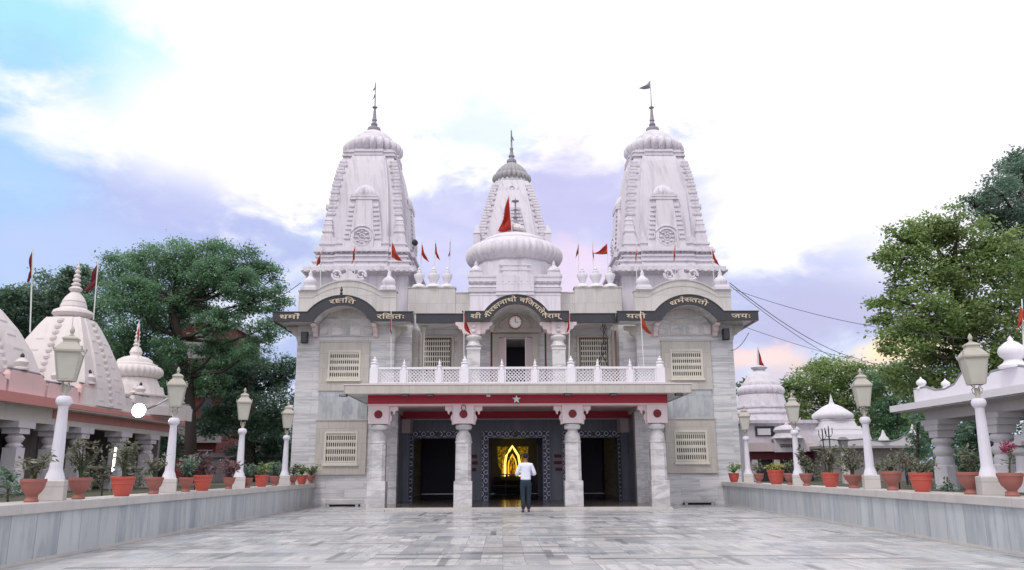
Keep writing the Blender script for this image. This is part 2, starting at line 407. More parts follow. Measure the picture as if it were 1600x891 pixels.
# ------------------------------------------------------------------ mesh helpers
class MB:
    def __init__(s): s.v = []; s.f = []; s.smooth = False
    def add(s, vs, fs):
        o = len(s.v); s.v += [tuple(x) for x in vs]; s.f += [tuple(i + o for i in q) for q in fs]; return s
    def box(s, x0, x1, y0, y1, z0, z1):
        return s.add([(x0, y0, z0), (x1, y0, z0), (x1, y1, z0), (x0, y1, z0), (x0, y0, z1), (x1, y0, z1), (x1, y1, z1), (x0, y1, z1)],
                     [(3, 2, 1, 0), (4, 5, 6, 7), (0, 1, 5, 4), (1, 2, 6, 5), (2, 3, 7, 6), (3, 0, 4, 7)])
    def prism(s, poly, y0, y1):                 # outline in x,z given anticlockwise seen from -y
        n = len(poly)
        vs = [(x, y0, z) for x, z in poly] + [(x, y1, z) for x, z in poly]
        return s.add(vs, [tuple(range(n)), tuple(range(2 * n - 1, n - 1, -1))] + [(i + n, (i + 1) % n + n, (i + 1) % n, i) for i in range(n)])
    def prism_x(s, poly, x0, x1):               # outline in y,z
        n = len(poly)
        vs = [(x0, y, z) for y, z in poly] + [(x1, y, z) for y, z in poly]
        return s.add(vs, [tuple(range(n - 1, -1, -1)), tuple(range(n, 2 * n))] + [(i, (i + 1) % n, (i + 1) % n + n, i + n) for i in range(n)])
    def loft(s, rings, cap=True):
        n = len(rings[0]); vs = [p for r in rings for p in r]; fs = []
        for k in range(len(rings) - 1):
            for i in range(n):
                j = (i + 1) % n
                fs.append((k * n + i, k * n + j, (k + 1) * n + j, (k + 1) * n + i))
        if cap: fs += [tuple(range(n - 1, -1, -1)), tuple(range((len(rings) - 1) * n, len(rings) * n))]
        return s.add(vs, fs)
    def lathe(s, prof, c=(0, 0, 0), n=24, rib=None, rot=0.0, sx=1.0, sy=1.0):
        rings = []
        for k, (r, z) in enumerate(prof):
            ring = []
            for i in range(n):
                a = 2 * math.pi * i / n + rot
                q = max(r, .0005)
                if rib: q *= 1 - rib[1] * (1 - abs(math.cos(a * rib[0] / 2))) * (rib[2][k] if len(rib) > 2 else 1)
                ring.append((c[0] + q * math.cos(a) * sx, c[1] + q * math.sin(a) * sy, c[2] + z))
            rings.append(ring)
        return s.loft(rings)
    def tube(s, pts, rad, n=6):
        pts = [Vector(p) for p in pts]; rings = []
        if isinstance(rad, (int, float)): rad = [rad] * len(pts)
        for k, p in enumerate(pts):
            d = (pts[min(k + 1, len(pts) - 1)] - pts[max(k - 1, 0)])
            d = d.normalized() if d.length > 1e-9 else Vector((0, 0, 1))
            a = d.cross(Vector((0, 0, 1)) if abs(d.z) < .9 else Vector((1, 0, 0))).normalized(); b = d.cross(a)
            rings.append([tuple(p + (a * math.cos(t) + b * math.sin(t)) * rad[k]) for t in [2 * math.pi * i / n for i in range(n)]])
        return s.loft(rings)
    def sq(s, prof, c=(0, 0, 0), rot=0.0):      # square section lathe, half-width given
        return s.lathe([(h * math.sqrt(2), z) for h, z in prof], c, 4, rot=math.pi / 4 + rot)
    def build(s, name, mat, parent=None, smooth=None, angle=40, bevel=0):
        me = bpy.data.meshes.new(name)
        off = WORLD.get(parent.name, Vector()) if parent else Vector()
        me.from_pydata([(x - off.x, y - off.y, z - off.z) for x, y, z in s.v], [], s.f)
        bm = bmesh.new(); bm.from_mesh(me); bmesh.ops.recalc_face_normals(bm, faces=bm.faces); bm.to_mesh(me); bm.free()
        if smooth:
            me.polygons.foreach_set('use_smooth', [True] * len(me.polygons)); me.set_sharp_from_angle(angle=R_(angle))
        o = bpy.data.objects.new(name, me); COL.objects.link(o)
        if mat is not None: me.materials.append(mat)
        if parent: o.parent = parent; WORLD[o.name] = off.copy()
        else: WORLD[o.name] = Vector()
        if bevel:
            b = o.modifiers.new('Bevel', 'BEVEL'); b.width = bevel; b.segments = 2; b.limit_method = 'ANGLE'; b.angle_limit = R_(50)
        return o
WORLD = {}
def tag(o, label=None, cat=None, group=None, kind=None):
    if label: o['label'] = label
    if cat: o['category'] = cat
    if group: o['group'] = group
    if kind: o['kind'] = kind
    return o
def thing(name, loc, label, cat, group=None):
    o = bpy.data.objects.new(name, None); COL.objects.link(o); o.location = loc; o.empty_display_size = .2
    WORLD[o.name] = Vector(loc)
    return tag(o, label, cat, group)
def copy_tree(o, parent=None):
    c = o.copy(); COL.objects.link(c)
    if parent is not None: c.parent = parent
    for ch in list(o.children): copy_tree(ch, c)
    return c
def arcpts(cx, cz, hw, rise, n=24, a0=0.0, a1=1.0):
    """points of a round arch over a chord 2*hw, left to right"""
    r = (hw * hw + rise * rise) / (2 * rise); zc = cz + rise - r
    t = math.asin(min(1, hw / r)) if rise <= hw else math.pi - math.asin(hw / r)
    return [(cx + r * math.sin(-t + 2 * t * i / n), zc + r * math.cos(-t + 2 * t * i / n)) for i in range(n + 1)]

# ------------------------------------------------------------------ ground
AX = 0.5                                        # the temple's own middle line
def wl(y): return -6.47 - .0165 * (y - 11)      # inner faces of the two low walls
def wr(y): return 7.36 + .034 * (y - 12)
g = MB(); g.add([(-900, -900, -.06), (900, -900, -.06), (900, 1500, -.06), (-900, 1500, -.06)], [(0, 1, 2, 3)])
tag(g.build('ground', M['earth']), kind='structure')
g = MB(); g.add([(wl(-8) - .2, -8, 0), (wr(-8) + .2, -8, 0), (wr(31) + .2, 31, 0), (wl(31) - .2, 31, 0)], [(0, 1, 2, 3)])
tag(g.build('courtyard_paving', M['floor']), kind='structure')
for s in (-1, 1):
    g = MB(); w = wl if s < 0 else wr; e = s * .35
    P = [(w(-8) + e, -8), (s * 70, -8), (s * 70, 110), (w(30) + e, 110), (w(30) + e, 30)]
    n = len(P); g.add([(x, y, -.05) for x, y in P] + [(x, y, .66) for x, y in P], [tuple(range(n)), tuple(range(n, 2 * n))] + [(i, (i + 1) % n, (i + 1) % n + n, i + n) for i in range(n)])
    tag(g.build('terrace', M['earth']), kind='structure')

# ------------------------------------------------------------------ the low marble walls of the court
def low_wall(s, label):
    w = wl if s < 0 else wr
    root = thing('courtyard_wall', (w(10), 10, 0), label, 'wall')
    y0, y1 = -8, 29.96
    def slab(a, b, z0, z1, name, mat, bev=0):
        q = MB(); n = 2
        vs = []
        for y in (y0, y1):
            vs += [(w(y) + s * a, y, z0), (w(y) + s * b, y, z0), (w(y) + s * b, y, z1), (w(y) + s * a, y, z1)]
        q.add(vs, [(0, 1, 2, 3), (7, 6, 5, 4), (0, 4, 5, 1), (1, 5, 6, 2), (2, 6, 7, 3), (3, 7, 4, 0)])
        return q.build(name, mat, root, bevel=bev)
    slab(0, .42, -.02, .66, 'wall_panel', M['wallm'])
    slab(-.055, .62, .66, .80, 'wall_cap', M['capm'], .012)
    slab(-.02, .0, -.02, .05, 'skirting', M['capm'])
low_wall(-1, 'low grey veined marble wall on the left, under four lamp posts and a row of red pots')
low_wall(1, 'low grey veined marble wall on the right, beside the white flat roofed pavilion')

# ------------------------------------------------------------------ Devanagari lettering from the built-in font
GLY = {}
def glyph(ch, half=False):
    if (ch, half) in GLY: return GLY[(ch, half)]
    c = bpy.data.curves.new('glyph', 'FONT'); c.body = ch; c.resolution_u = 3; c.offset = .012
    o = bpy.data.objects.new('glyph', c); COL.objects.link(o)
    bpy.context.view_layer.update()
    dg = bpy.context.evaluated_depsgraph_get()
    me = bpy.data.meshes.new_from_object(o.evaluated_get(dg))
    bm = bmesh.new(); bm.from_mesh(me)
    xm = max((v.co.x for v in bm.verts), default=.3)
    if half:
        bmesh.ops.bisect_plane(bm, geom=bm.verts[:] + bm.edges[:] + bm.faces[:], plane_co=(xm - .17, 0, 0), plane_no=(1, 0, 0), clear_outer=True)
        xm -= .17
    bm.verts.index_update()
    r = ([(v.co.x, v.co.y) for v in bm.verts], [tuple(v.index for v in f.verts) for f in bm.faces], xm)
    bm.free(); bpy.data.objects.remove(o); bpy.data.curves.remove(c); bpy.data.meshes.remove(me)
    GLY[(ch, half)] = r
    return r
def strokes(put, pts, w, pen):
    for a, b in zip(pts[:-1], pts[1:]): put(*stroke2d([a, b], w), pen)
def stroke2d(pts, w=.085):
    vs, fs = [], []
    for a, b in zip(pts[:-1], pts[1:]):
        dx, dy = b[0] - a[0], b[1] - a[1]; l = math.hypot(dx, dy) or 1; dx /= l; dy /= l
        o = len(vs); h = w / 2
        vs += [(a[0] - dx * h * .8 - dy * h, a[1] - dy * h * .8 + dx * h), (a[0] - dx * h * .8 + dy * h, a[1] - dy * h * .8 - dx * h),
               (b[0] + dx * h * .8 + dy * h, b[1] + dy * h * .8 - dx * h), (b[0] + dx * h * .8 - dy * h, b[1] + dy * h * .8 + dx * h)]
        fs.append((o, o + 1, o + 2, o + 3))
    return vs, fs
MARKS = {'\u0947': 0, '\u094d': 0, '\u0943': 0}
def word2d(tokens):
    """tokens: characters in the order they are drawn; 'h:' = half form; 'KSSA', 'REPH', 'RAKAR' are drawn by hand"""
    pen = 0; vs, fs = [], []; lay = [0]
    def put(v, f, dx):
        lay[0] += 1
        o = len(vs); vs.extend((x + dx, y, lay[0] * .0009) for x, y in v); fs.extend(tuple(i + o for i in q) for q in f)
    for t in tokens:
        if t == ' ': pen += .35
        elif t == 'KSSA':
            for st in ([(0, .59), (.78, .59)], [(.66, .6), (.66, 0)], [(.30, .58), (.28, .47), (.12, .44), (.08, .34), (.17, .27), (.36, .30), (.64, .33)],
                       [(.30, .28), (.12, .22), (.08, .10), (.20, .03), (.33, .10), (.40, .0)]): strokes(put, st, .085, pen)
            pen += .78
        elif t == 'REPH': strokes(put, [(-.13, .62), (-.08, .76), (-.17, .85), (-.29, .80)], .07, pen)
        elif t == 'RAKAR': strokes(put, [(-.14, .30), (-.36, .10)], .07, pen)
        else:
            half = t.startswith('h:'); ch = t[2:] if half else t
            v, f, xm = glyph(ch, half)
            if ch == '\u093f': put(v, f, pen); pen += .27
            elif ch in MARKS: put(v, f, pen)
            elif ch == '\u0903': put(v, f, pen); pen += .28
            else: put(v, f, pen); pen += xm
    return vs, fs, pen
def lettering(name, tokens, path, size, y, mat, parent, start, length=None, thick=.02):
    """lay a word along path (list of x,z points), from arc length start; its height runs square to the path"""
    vs, fs, wid = word2d(tokens)
    k = size; kx = (length / wid) if length else size
    P = [Vector((a, b)) for a, b in path]; cum = [0]
    for a, b in zip(P[:-1], P[1:]): cum.append(cum[-1] + (b - a).length)
    def loc(s):
        s = max(0, min(s, cum[-1] - 1e-6))
        i = max(j for j in range(len(cum) - 1) if cum[j] <= s)
        d = (P[i + 1] - P[i]).normalized(); return P[i] + d * (s - cum[i]), d
    q = MB(); o = []
    for x, yy, dp in vs:
        p, d = loc(start + x * kx); nn = Vector((-d.y, d.x))
        w = p + nn * ((yy - .31) * k); o.append((w.x, w.y, dp))
    n = len(o)
    q.add([(a, y - dp, b) for a, b, dp in o] + [(a, y + thick - dp * .1, b) for a, b, dp in o], fs + [tuple(i + n for i in reversed(f)) for f in fs])
    # side walls of the letters
    ec = {}
    for f in fs:
        for a, b in zip(f, f[1:] + f[:1]): ec[(a, b)] = 1
    q.f += [(a, b, b + n, a + n) for (a, b) in ec if (b, a) not in ec]
    return q.build(name, mat, parent)

# ------------------------------------------------------------------ the temple
temple = thing('temple', (AX, 30, 0), 'large white marble temple with three ribbed spires, arched lettered black eaves and red beamed porch', 'temple')
T = temple
def X(x): return x + AX
# --- body: two side wings, middle wall, roof mass
def mb(): return MB()
for s in (-1, 1):
    q = mb(); a, b = sorted((X(s * 4.55), X(s * 8.18)))
    q.box(a, b, 30, 41, -.05, 6.9)
    wing = q.build('wing_wall', M['facade'], T)
    q = mb(); q.box(a - .05, b + .05, 29.93, 30.0, -.02, .16); q.box(a - .025, b + .025, 29.96, 30.0, .16, .24)
    q.build('plinth', M['facade'], wing, bevel=.01)
    # set-back strip of wall beside the wing
    q = mb(); a, b = sorted((X(s * 3.95), X(s * 4.549))); q.box(a, b, 30.5, 40.9, 3.93, 6.9)
    q.build('side_wall', M['facade'], wing)
    # book-matched panel between the windows
    cx = X(s * 6.38)
    q = mb(); q.box(cx - .90, cx + .90, 29.955, 30.0, 3.06, 4.12); q.build('marble_panel', M['panel'], wing)
    for i, (z0, z1, wz0, wz1) in enumerate(((4.12, 5.93, 4.49, 5.62), (1.10, 3.03, 1.44, 2.63))):
        hw = .60
        win = mb()
        win.box(cx - .92, cx - hw, 29.92, 30.0, z0, z1); win.box(cx + hw, cx + .92, 29.92, 30.0, z0, z1)
        win.box(cx - hw, cx + hw, 29.92, 30.0, wz1, z1); win.box(cx - hw, cx + hw, 29.92, 30.0, z0, wz0)
        w = win.build('window', M['blockm'], T)
        q = mb(); q.box(cx - .95, cx + .95, 29.89, 30.0, z1, z1 + .05); q.build('cornice', M['blockm'], w)
        q = mb(); e = .06
        q.box(cx - hw, cx - hw + e, 29.90, 29.985, wz0, wz1); q.box(cx + hw - e, cx + hw, 29.90, 29.985, wz0, wz1)
        q.box(cx - hw + e, cx + hw - e, 29.90, 29.985, wz1 - e, wz1); q.box(cx - hw + e, cx + hw - e, 29.90, 29.985, wz0, wz0 + e + .02)
        q.box(cx - hw - .04, cx + hw + .04, 29.86, 29.9, wz0 - .03, wz0 + .045)
        q.build('frame', M['ivory'], w)
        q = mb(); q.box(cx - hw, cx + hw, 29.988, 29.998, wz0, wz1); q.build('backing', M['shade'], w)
        q = mb(); n = 14; H = wz1 - wz0 - .2; zb = wz0 + .12
        for k in range(5):
            zz = zb + H * k / 4
            q.box(cx - hw + e, cx + hw - e, 29.93, 29.97, zz - (.045 if k == 2 else .03), zz + (.045 if k == 2 else .03))
        for j in range(n + 1):
            xx = cx - hw + e + (2 * hw - 2 * e) * j / n
            q.box(xx - .016, xx + .016, 29.935, 29.965, zb, zb + H)
        for k in range(4):                                   # small round heads between the bars
            for j in range(n):
                xx = cx - hw + e + (2 * hw - 2 * e) * (j + .5) / n; zz = zb + H * (k + 1) / 4 - .03
                q.box(xx - .03, xx + .03, 29.94, 29.96, zz - .035, zz)
        q.build('grille', M['ivory'], w)
# middle upper wall with two windows and a door
q = mb()
q.box(X(-3.95), X(-.78), 31, 41, 3.93, 6.9); q.box(X(.78), X(3.95), 31, 41, 3.93, 6.9); q.box(X(-.78), X(.78), 31, 41, 6.2, 6.9); q.box(X(-.78), X(.78), 33.2, 41, 3.93, 6.2)
mid = q.build('upper_wall', M['facade'], T)
for s in (-1, 1):
    cx = X(s * 3.03); hw = .56; z0, z1 = 4.85, 6.25
    q = mb(); e = .09
    q.box(cx - hw - e, cx - hw, 30.93, 31, z0 - e, z1 + e); q.box(cx + hw, cx + hw + e, 30.93, 31, z0 - e, z1 + e); q.box(cx - hw, cx + hw, 30.93, 31, z1, z1 + e); q.box(cx - hw, cx + hw, 30.93, 31, z0 - e, z0)
    w = q.build('window', M['blockm'], T)
    q = mb(); e = .05; q.box(cx - hw, cx - hw + e, 30.95, 30.99, z0, z1); q.box(cx + hw - e, cx + hw, 30.95, 30.99, z0, z1); q.box(cx - hw + e, cx + hw - e, 30.95, 30.99, z1 - e, z1); q.build('frame', M['brown'], w)
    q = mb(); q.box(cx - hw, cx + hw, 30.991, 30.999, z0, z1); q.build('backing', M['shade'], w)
    q = mb()
    for k in range(7): q.box(cx - hw + e, cx + hw - e, 30.955, 30.98, z0 + .05 + k * .2, z0 + .10 + k * .2)
    for j in range(13): xx = cx - hw + e + (2 * hw - 2 * e) * j / 12; q.box(xx - .017, xx + .017, 30.96, 30.978, z0, z1 - e)
    q.build('grille', M['ivory'], w)
    q = mb(); q.box(cx - s * .9 - .12, cx - s * .9 + .12, 30.9, 31, 3.95, 6.55); q.build('pilaster', M['blockm'], mid); q = mb(); q.box(cx + s * .82 - .1, cx + s * .82 + .1, 30.9, 31, 3.95, 6.55); q.build('pilaster', M['blockm'], mid)
q = mb(); q.box(X(-.9), X(-.66), 30.88, 31.02, 3.95, 6.25); q.box(X(.66), X(.9), 30.88, 31.02, 3.95, 6.25); q.box(X(-.9), X(.9), 30.88, 31.02, 6.25, 6.4)
d = q.build('balcony_door', M['blockm'], T)
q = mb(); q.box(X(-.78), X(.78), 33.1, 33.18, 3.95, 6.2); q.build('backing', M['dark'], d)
q = mb(); q.box(X(-.35), X(.45), 31.6, 31.68, 4.75, 4.86); q.build('rail', M['whitemet'], d)
for s in (-1, 1):
    q = mb(); x0 = X(s * .66)
    q.add([(x0, 30.95, 3.98), (x0 - s * .3, 30.55, 3.98), (x0 - s * .3 + s * .03, 30.53, 3.98), (x0 + s * .03, 30.93, 3.98), (x0, 30.95, 6.2), (x0 - s * .3, 30.55, 6.2), (x0 - s * .3 + s * .03, 30.53, 6.2), (x0 + s * .03, 30.93, 6.2)],
          [(3, 2, 1, 0), (4, 5, 6, 7), (0, 1, 5, 4), (1, 2, 6, 5), (2, 3, 7, 6), (3, 0, 4, 7)])
    q.build('door_leaf', M['capital'], d)
# arched panel wall with clock over the balcony door
q = mb(); q.box(X(-1.0), X(1.0), 30.7, 30.98, 6.42, 6.55); q.prism([(X(1.0), 6.55), (X(-1.0), 6.55)] + arcpts(AX, 6.55, 1.0, .66), 30.72, 30.98); tym = q.build('tympanum', M['blockm'], T)
for s in (-1, 1):
    q = mb(); q.tube([(X(s * .62), 30.71, 6.6), (X(s * .6), 30.71, 6.75), (X(s * .42), 30.71, 6.92), (X(s * .3), 30.71, 6.97)], .03, 6); q.build('leaf_relief', M['blockm'], tym)
ck = mb(); c0 = at(805, 503, 29.5); ck = MB()
def disc_y(cx, cz, r, y0, y1, n=32): return [(cx + r * math.cos(2 * math.pi * i / n), cz + r * math.sin(2 * math.pi * i / n)) for i in range(n)], y0, y1
clock = thing('wall_clock', (AX - .02, 29.62, c0.z), 'round white wall clock in a dark rim under the middle lettered arch', 'clock')
q = mb(); n = 36; R1, R2 = .265, .225
vs = []; fs = []
for i in range(n):
    a = 2 * math.pi * i / n
    for r, y in ((R1, 29.62), (R1, 29.52), (R2, 29.52), (R2, 29.56)): vs.append((AX - .02 + r * math.cos(a), y, c0.z + r * math.sin(a)))
for i in range(n):
    j = (i + 1) % n
    for k in range(3): fs.append((i * 4 + k, j * 4 + k, j * 4 + k + 1, i * 4 + k + 1))
q.add(vs, fs); q.build('rim', M['brown'], clock)
q = mb(); q.prism(*disc_y(AX - .02, c0.z, R2, 29.56, 29.62)); fc = q.build('face', M['cream'], clock)
q = mb()
for i in range(12):
    a = 2 * math.pi * i / 12; ca, sa = math.cos(a), math.sin(a)
    o = Vector((AX - .02, 0, c0.z)); A = o + Vector((ca * .175, 0, sa * .175)); B = o + Vector((ca * .205, 0, sa * .205)); nn = Vector((-sa, 0, ca)) * .008
    q.add([(p.x, 29.555, p.z) for p in (A - nn, B - nn, B + nn, A + nn)], [(0, 1, 2, 3)])
q.build('hour_marks', M['brown'], fc)
for ang, ln in ((92, .15), (-8, .10)):
    q = mb(); q.tube([(AX - .02, 29.545, c0.z), (AX - .02 + ln * math.cos(R_(ang)), 29.545, c0.z + ln * math.sin(R_(ang)))], .011, 6); q.build('hand', M['brown'], clock)
q = mb(); q.tube([(AX - .02, 29.6, c0.z + .2), (AX - .02, 30.72, c0.z + .12)], .012, 5); q.build('bracket', M['steel'], clock)

# --- chhajja: black bands with lettering, arched over each wing and over the middle
ZB, ZT = 6.55, 6.88
def band(cx, hw, arch_o, arch_i, rise_o, rise_i, y0, y1, name='eave_band', ends=None):
    o = arcpts(cx, ZT, arch_o, rise_o, 28); i = arcpts(cx, ZB, arch_i, rise_i, 28)
    x0, x1 = (cx - hw, cx + hw) if ends is None else ends
    poly = [(x0, ZB)] + i + [(x1, ZB), (x1, ZT)] + o[::-1] + [(x0, ZT)]
    q = mb(); q.prism(poly, y0, y0 + .09); b = q.build(name, M['black'], T)
    # pale soffit shell behind the band
    q = mb(); k = .05
    o2 = arcpts(cx, ZT - k, arch_o - .02, rise_o - .02, 28); i2 = arcpts(cx, ZB + .02, arch_i + .02, rise_i, 28)
    poly2 = [(x0 + .02, ZB + .03)] + i2 + [(x1 - .02, ZB + .03), (x1 - .02, ZT - k)] + o2[::-1] + [(x0 + .02, ZT - k)]
    q.prism(poly2, y0 + .091, y1); q.build('soffit', M['pillar'], b)
    # thin dark lip along the top
    q = mb(); path = [(x0 - .03, ZT)] + o + [(x1 + .03, ZT)]
    up = [(x, z + .035) for x, z in path]
    q.prism(path + up[::-1], y0 - .03, y0 + .10); q.build('lip', M['black'], b)
    mid = [(x0, (ZB + ZT) / 2)] + arcpts(cx, (ZB + ZT) / 2, (arch_o + arch_i) / 2, (rise_o + rise_i) / 2, 40) + [(x1, (ZB + ZT) / 2)]
    return b, mid
AO, AI, RO, RI = 1.27, 1.04, .62, .60
LS = .235
DHA, RA, MA, KA_, TA, YA, JA, SA, GA, VA, NA, THA = 'ध', 'र', 'म', 'क', 'त', 'य', 'ज', 'स', 'ग', 'व', 'न', 'थ'
O_, I_, II, E_, AA, VIS, HAL = 'ो', 'ि', 'ी', 'े', 'ा', 'ः', '्'
wings = {}
for s in (-1, 1):
    cx = X(s * 6.36)
    ends = (X(-8.88), X(-3.78)) if s < 0 else (X(3.72), X(8.9))
    b, mid_ = band(cx, 2.5, AO, AI, RO, RI, 29.0, 30.0, ends=ends)
    wings[s] = b
    # side returns of the band
    for xe, dx in ((ends[0], 1), (ends[1], -1)):
        q = mb(); a, c = sorted((xe, xe + dx * .09))
        outer = (s < 0 and dx > 0) or (s > 0 and dx < 0)
        q.box(a, c, 29.091, 36 if outer else 29.5, ZB, ZT); q.build('band_return', M['black'], b)
        if outer:
            q = mb(); a, c = sorted((xe + dx * .091, X(s * 8.18))); q.box(a, c, 30.0, 36, ZB + .03, ZT - .05); q.build('side_soffit', M['pillar'], b)
    tot = sum((Vector(p) - Vector(r)).length for p, r in zip(mid_[:-1], mid_[1:]))
    lead = (cx - AI - .05 * 1) - ends[0]
    arc_len = tot - (ends[1] - ends[0]) + (AO + AI)
    am = (cx - (AO + AI) / 2) - ends[0] + arc_len / 2
    if s < 0:
        lettering('lettering', [DHA, MA, O_, 'REPH'], mid_, LS, 28.975, M['letter'], b, .25, .75)
        lettering('lettering', [RA, 'KSSA', I_, TA], mid_, LS * 1.05, 28.975, M['letter'], b, am - .47, .94)
        lettering('lettering', [RA, I_, 'KSSA', TA, VIS], mid_, LS, 28.975, M['letter'], b, tot - 1.30, 1.02)
    else:
        lettering('lettering', [YA, TA, O_], mid_, LS, 28.975, M['letter'], b, .32, .72)
        lettering('lettering', [DHA, MA, 'REPH', 'h:' + SA, TA, TA, O_], mid_, LS * 1.05, 28.975, M['letter'], b, am - .72, 1.44)
        lettering('lettering', [JA, YA, VIS], mid_, LS, 28.975, M['letter'], b, tot - 1.0, .72)
    # tympanum under the arch: blind arcade in low relief
    q = mb(); q.prism([(cx + 1.0, 6.15), (cx - 1.0, 6.15)] + arcpts(cx, 6.56, 1.0, .58), 29.94, 30.0); ty = q.build('tympanum', M['pillar'], T)
    q = mb(); q.prism([(cx + .66, 6.17), (cx - .66, 6.17)] + [(x, z) for x, z in arcpts(cx, 6.42, .66, .36)], 29.925, 29.94); q.build('blind_arch', M['parapetm'], ty)
    for dx, hw_ in ((-.33, .2), (0.02, .1), (.34, .2)):
        q = mb(); h = 6.62 - abs(dx) * .3; q.box(cx + dx - hw_ + .01, cx + dx + hw_ - .01, 29.905, 29.925, 6.2, h); q.build('arcade_panel', M['panel'] if dx == .02 else M['pillar'], ty)
    for sx in (-1, 1):
        q = mb(); q.box(cx + sx * .84 - .13, cx + sx * .84 + .13, 29.90, 29.94, 6.2, 6.5); q.build('side_panel', M['pillar'], ty)
    # scroll brackets
    for dx in (-1.12, 1.12):
        q = mb(); y = [(29.999, 6.54), (29.30, 6.54), (29.34, 6.44), (29.55, 6.40), (29.62, 6.30), (29.74, 6.22), (29.80, 6.12), (29.999, 6.08)]
        q.prism_x(y, cx + dx - .08, cx + dx + .08); q.build('bracket', M['capital'], T)
    for xx in (X(s * 4.72), X(s * 8.02)):
        q = mb(); sgn = -1 if xx < cx else 1
        pr = [(xx, 6.54), (xx + sgn * .62, 6.54), (xx + sgn * .60, 6.42), (xx + sgn * .42, 6.36), (xx + sgn * .36, 6.22), (xx + sgn * .22, 6.14), (xx + sgn * .19, 5.98), (xx, 5.93)]
        q.prism(pr if sgn > 0 else pr[::-1], 30.02, 30.3); q.build('bracket', M['blockm'], T)
    # attic parapet with segmental top
    a, c = X(s * 8.2 if s < 0 else 4.52), X(s * 4.52 if s < 0 else 8.2)
    o = arcpts(cx, 7.86, 1.22, .42, 24)
    q = mb(); q.prism([(a, 6.89), (c, 6.89), (c, 7.86)] + o[::-1] + [(a, 7.86)], 29.9, 30.25); pa = q.build('attic_parapet', M['parapetm'], T)
    q = mb(); path = [(a - .03, 7.86)] + o + [(c + .03, 7.86)]; q.prism(path + [(x, z + .05) for x, z in path][::-1], 29.86, 30.28); q.build('coping', M['parapetm'], pa)
    q = mb(); path = [(a, 7.62)] + arcpts(cx, 7.62, 1.3, .42, 24) + [(c, 7.62)]; q.prism(path + [(x, z + .025) for x, z in path][::-1], 29.885, 29.9); q.build('string_course', M['blockm'], pa)
    q = mb(); q.box(a, c, 30.25, 41, 6.9, 7.1); q.build('roof', M['roofgrey'], pa)
    for xx in (a + .36, c - .32):
        q = mb(); q.sq([(.30, 7.91), (.30, 8.02), (.27, 8.04), (.26, 8.10)], (xx, 30.1, 0)); q.lathe([(.20, 8.10), (.25, 8.2), (.26, 8.28), (.21, 8.38), (.11, 8.46), (.07, 8.53), (.075, 8.6), (.05, 8.66), (.012, 8.76)], (xx, 30.1, 0), 20)
        q.build('finial', M['white'], T, smooth=True)
    # double volute ornament at the arch top
    q = mb(); z0 = 8.30
    q.box(cx - .42, cx + .42, 29.95, 30.15, z0, z0 + .10)
    q.prism([(cx - .34, z0 + .1), (cx + .34, z0 + .1), (cx + .3, z0 + .24), (cx + .12, z0 + .3), (cx + .1, z0 + .38), (cx, z0 + .42), (cx - .1, z0 + .38), (cx - .12, z0 + .3), (cx - .3, z0 + .24)], 29.95, 30.12)
    for sx in (-1, 1):
        pts = []
        for k in range(26):
            t = k / 25; th = -1.57 - sx * 0 + t * 9.0; rr_ = .20 * (1 - .68 * t)
            pts.append((cx + sx * (.46 - rr_ * math.cos(th) * -1), 30.02, z0 + .24 + rr_ * math.sin(th)))
        q.tube([(cx + sx * .2, 30.02, z0 + .06)] + pts, [.06] + [.062 * (1 - .4 * k / 25) for k in range(26)], 8)
    q.build('volute_ornament', M['white'], T, smooth=True, angle=60)
q = mb(); xx = X(-6.36) - .06; q.lathe([(.04, 7.54), (.06, 7.6), (.03, 7.66), (.06, 7.72), (.01, 7.86)], (xx, 29.02, 0), 10); q.build('spike_ornament', M['black'], wings[-1], smooth=True)
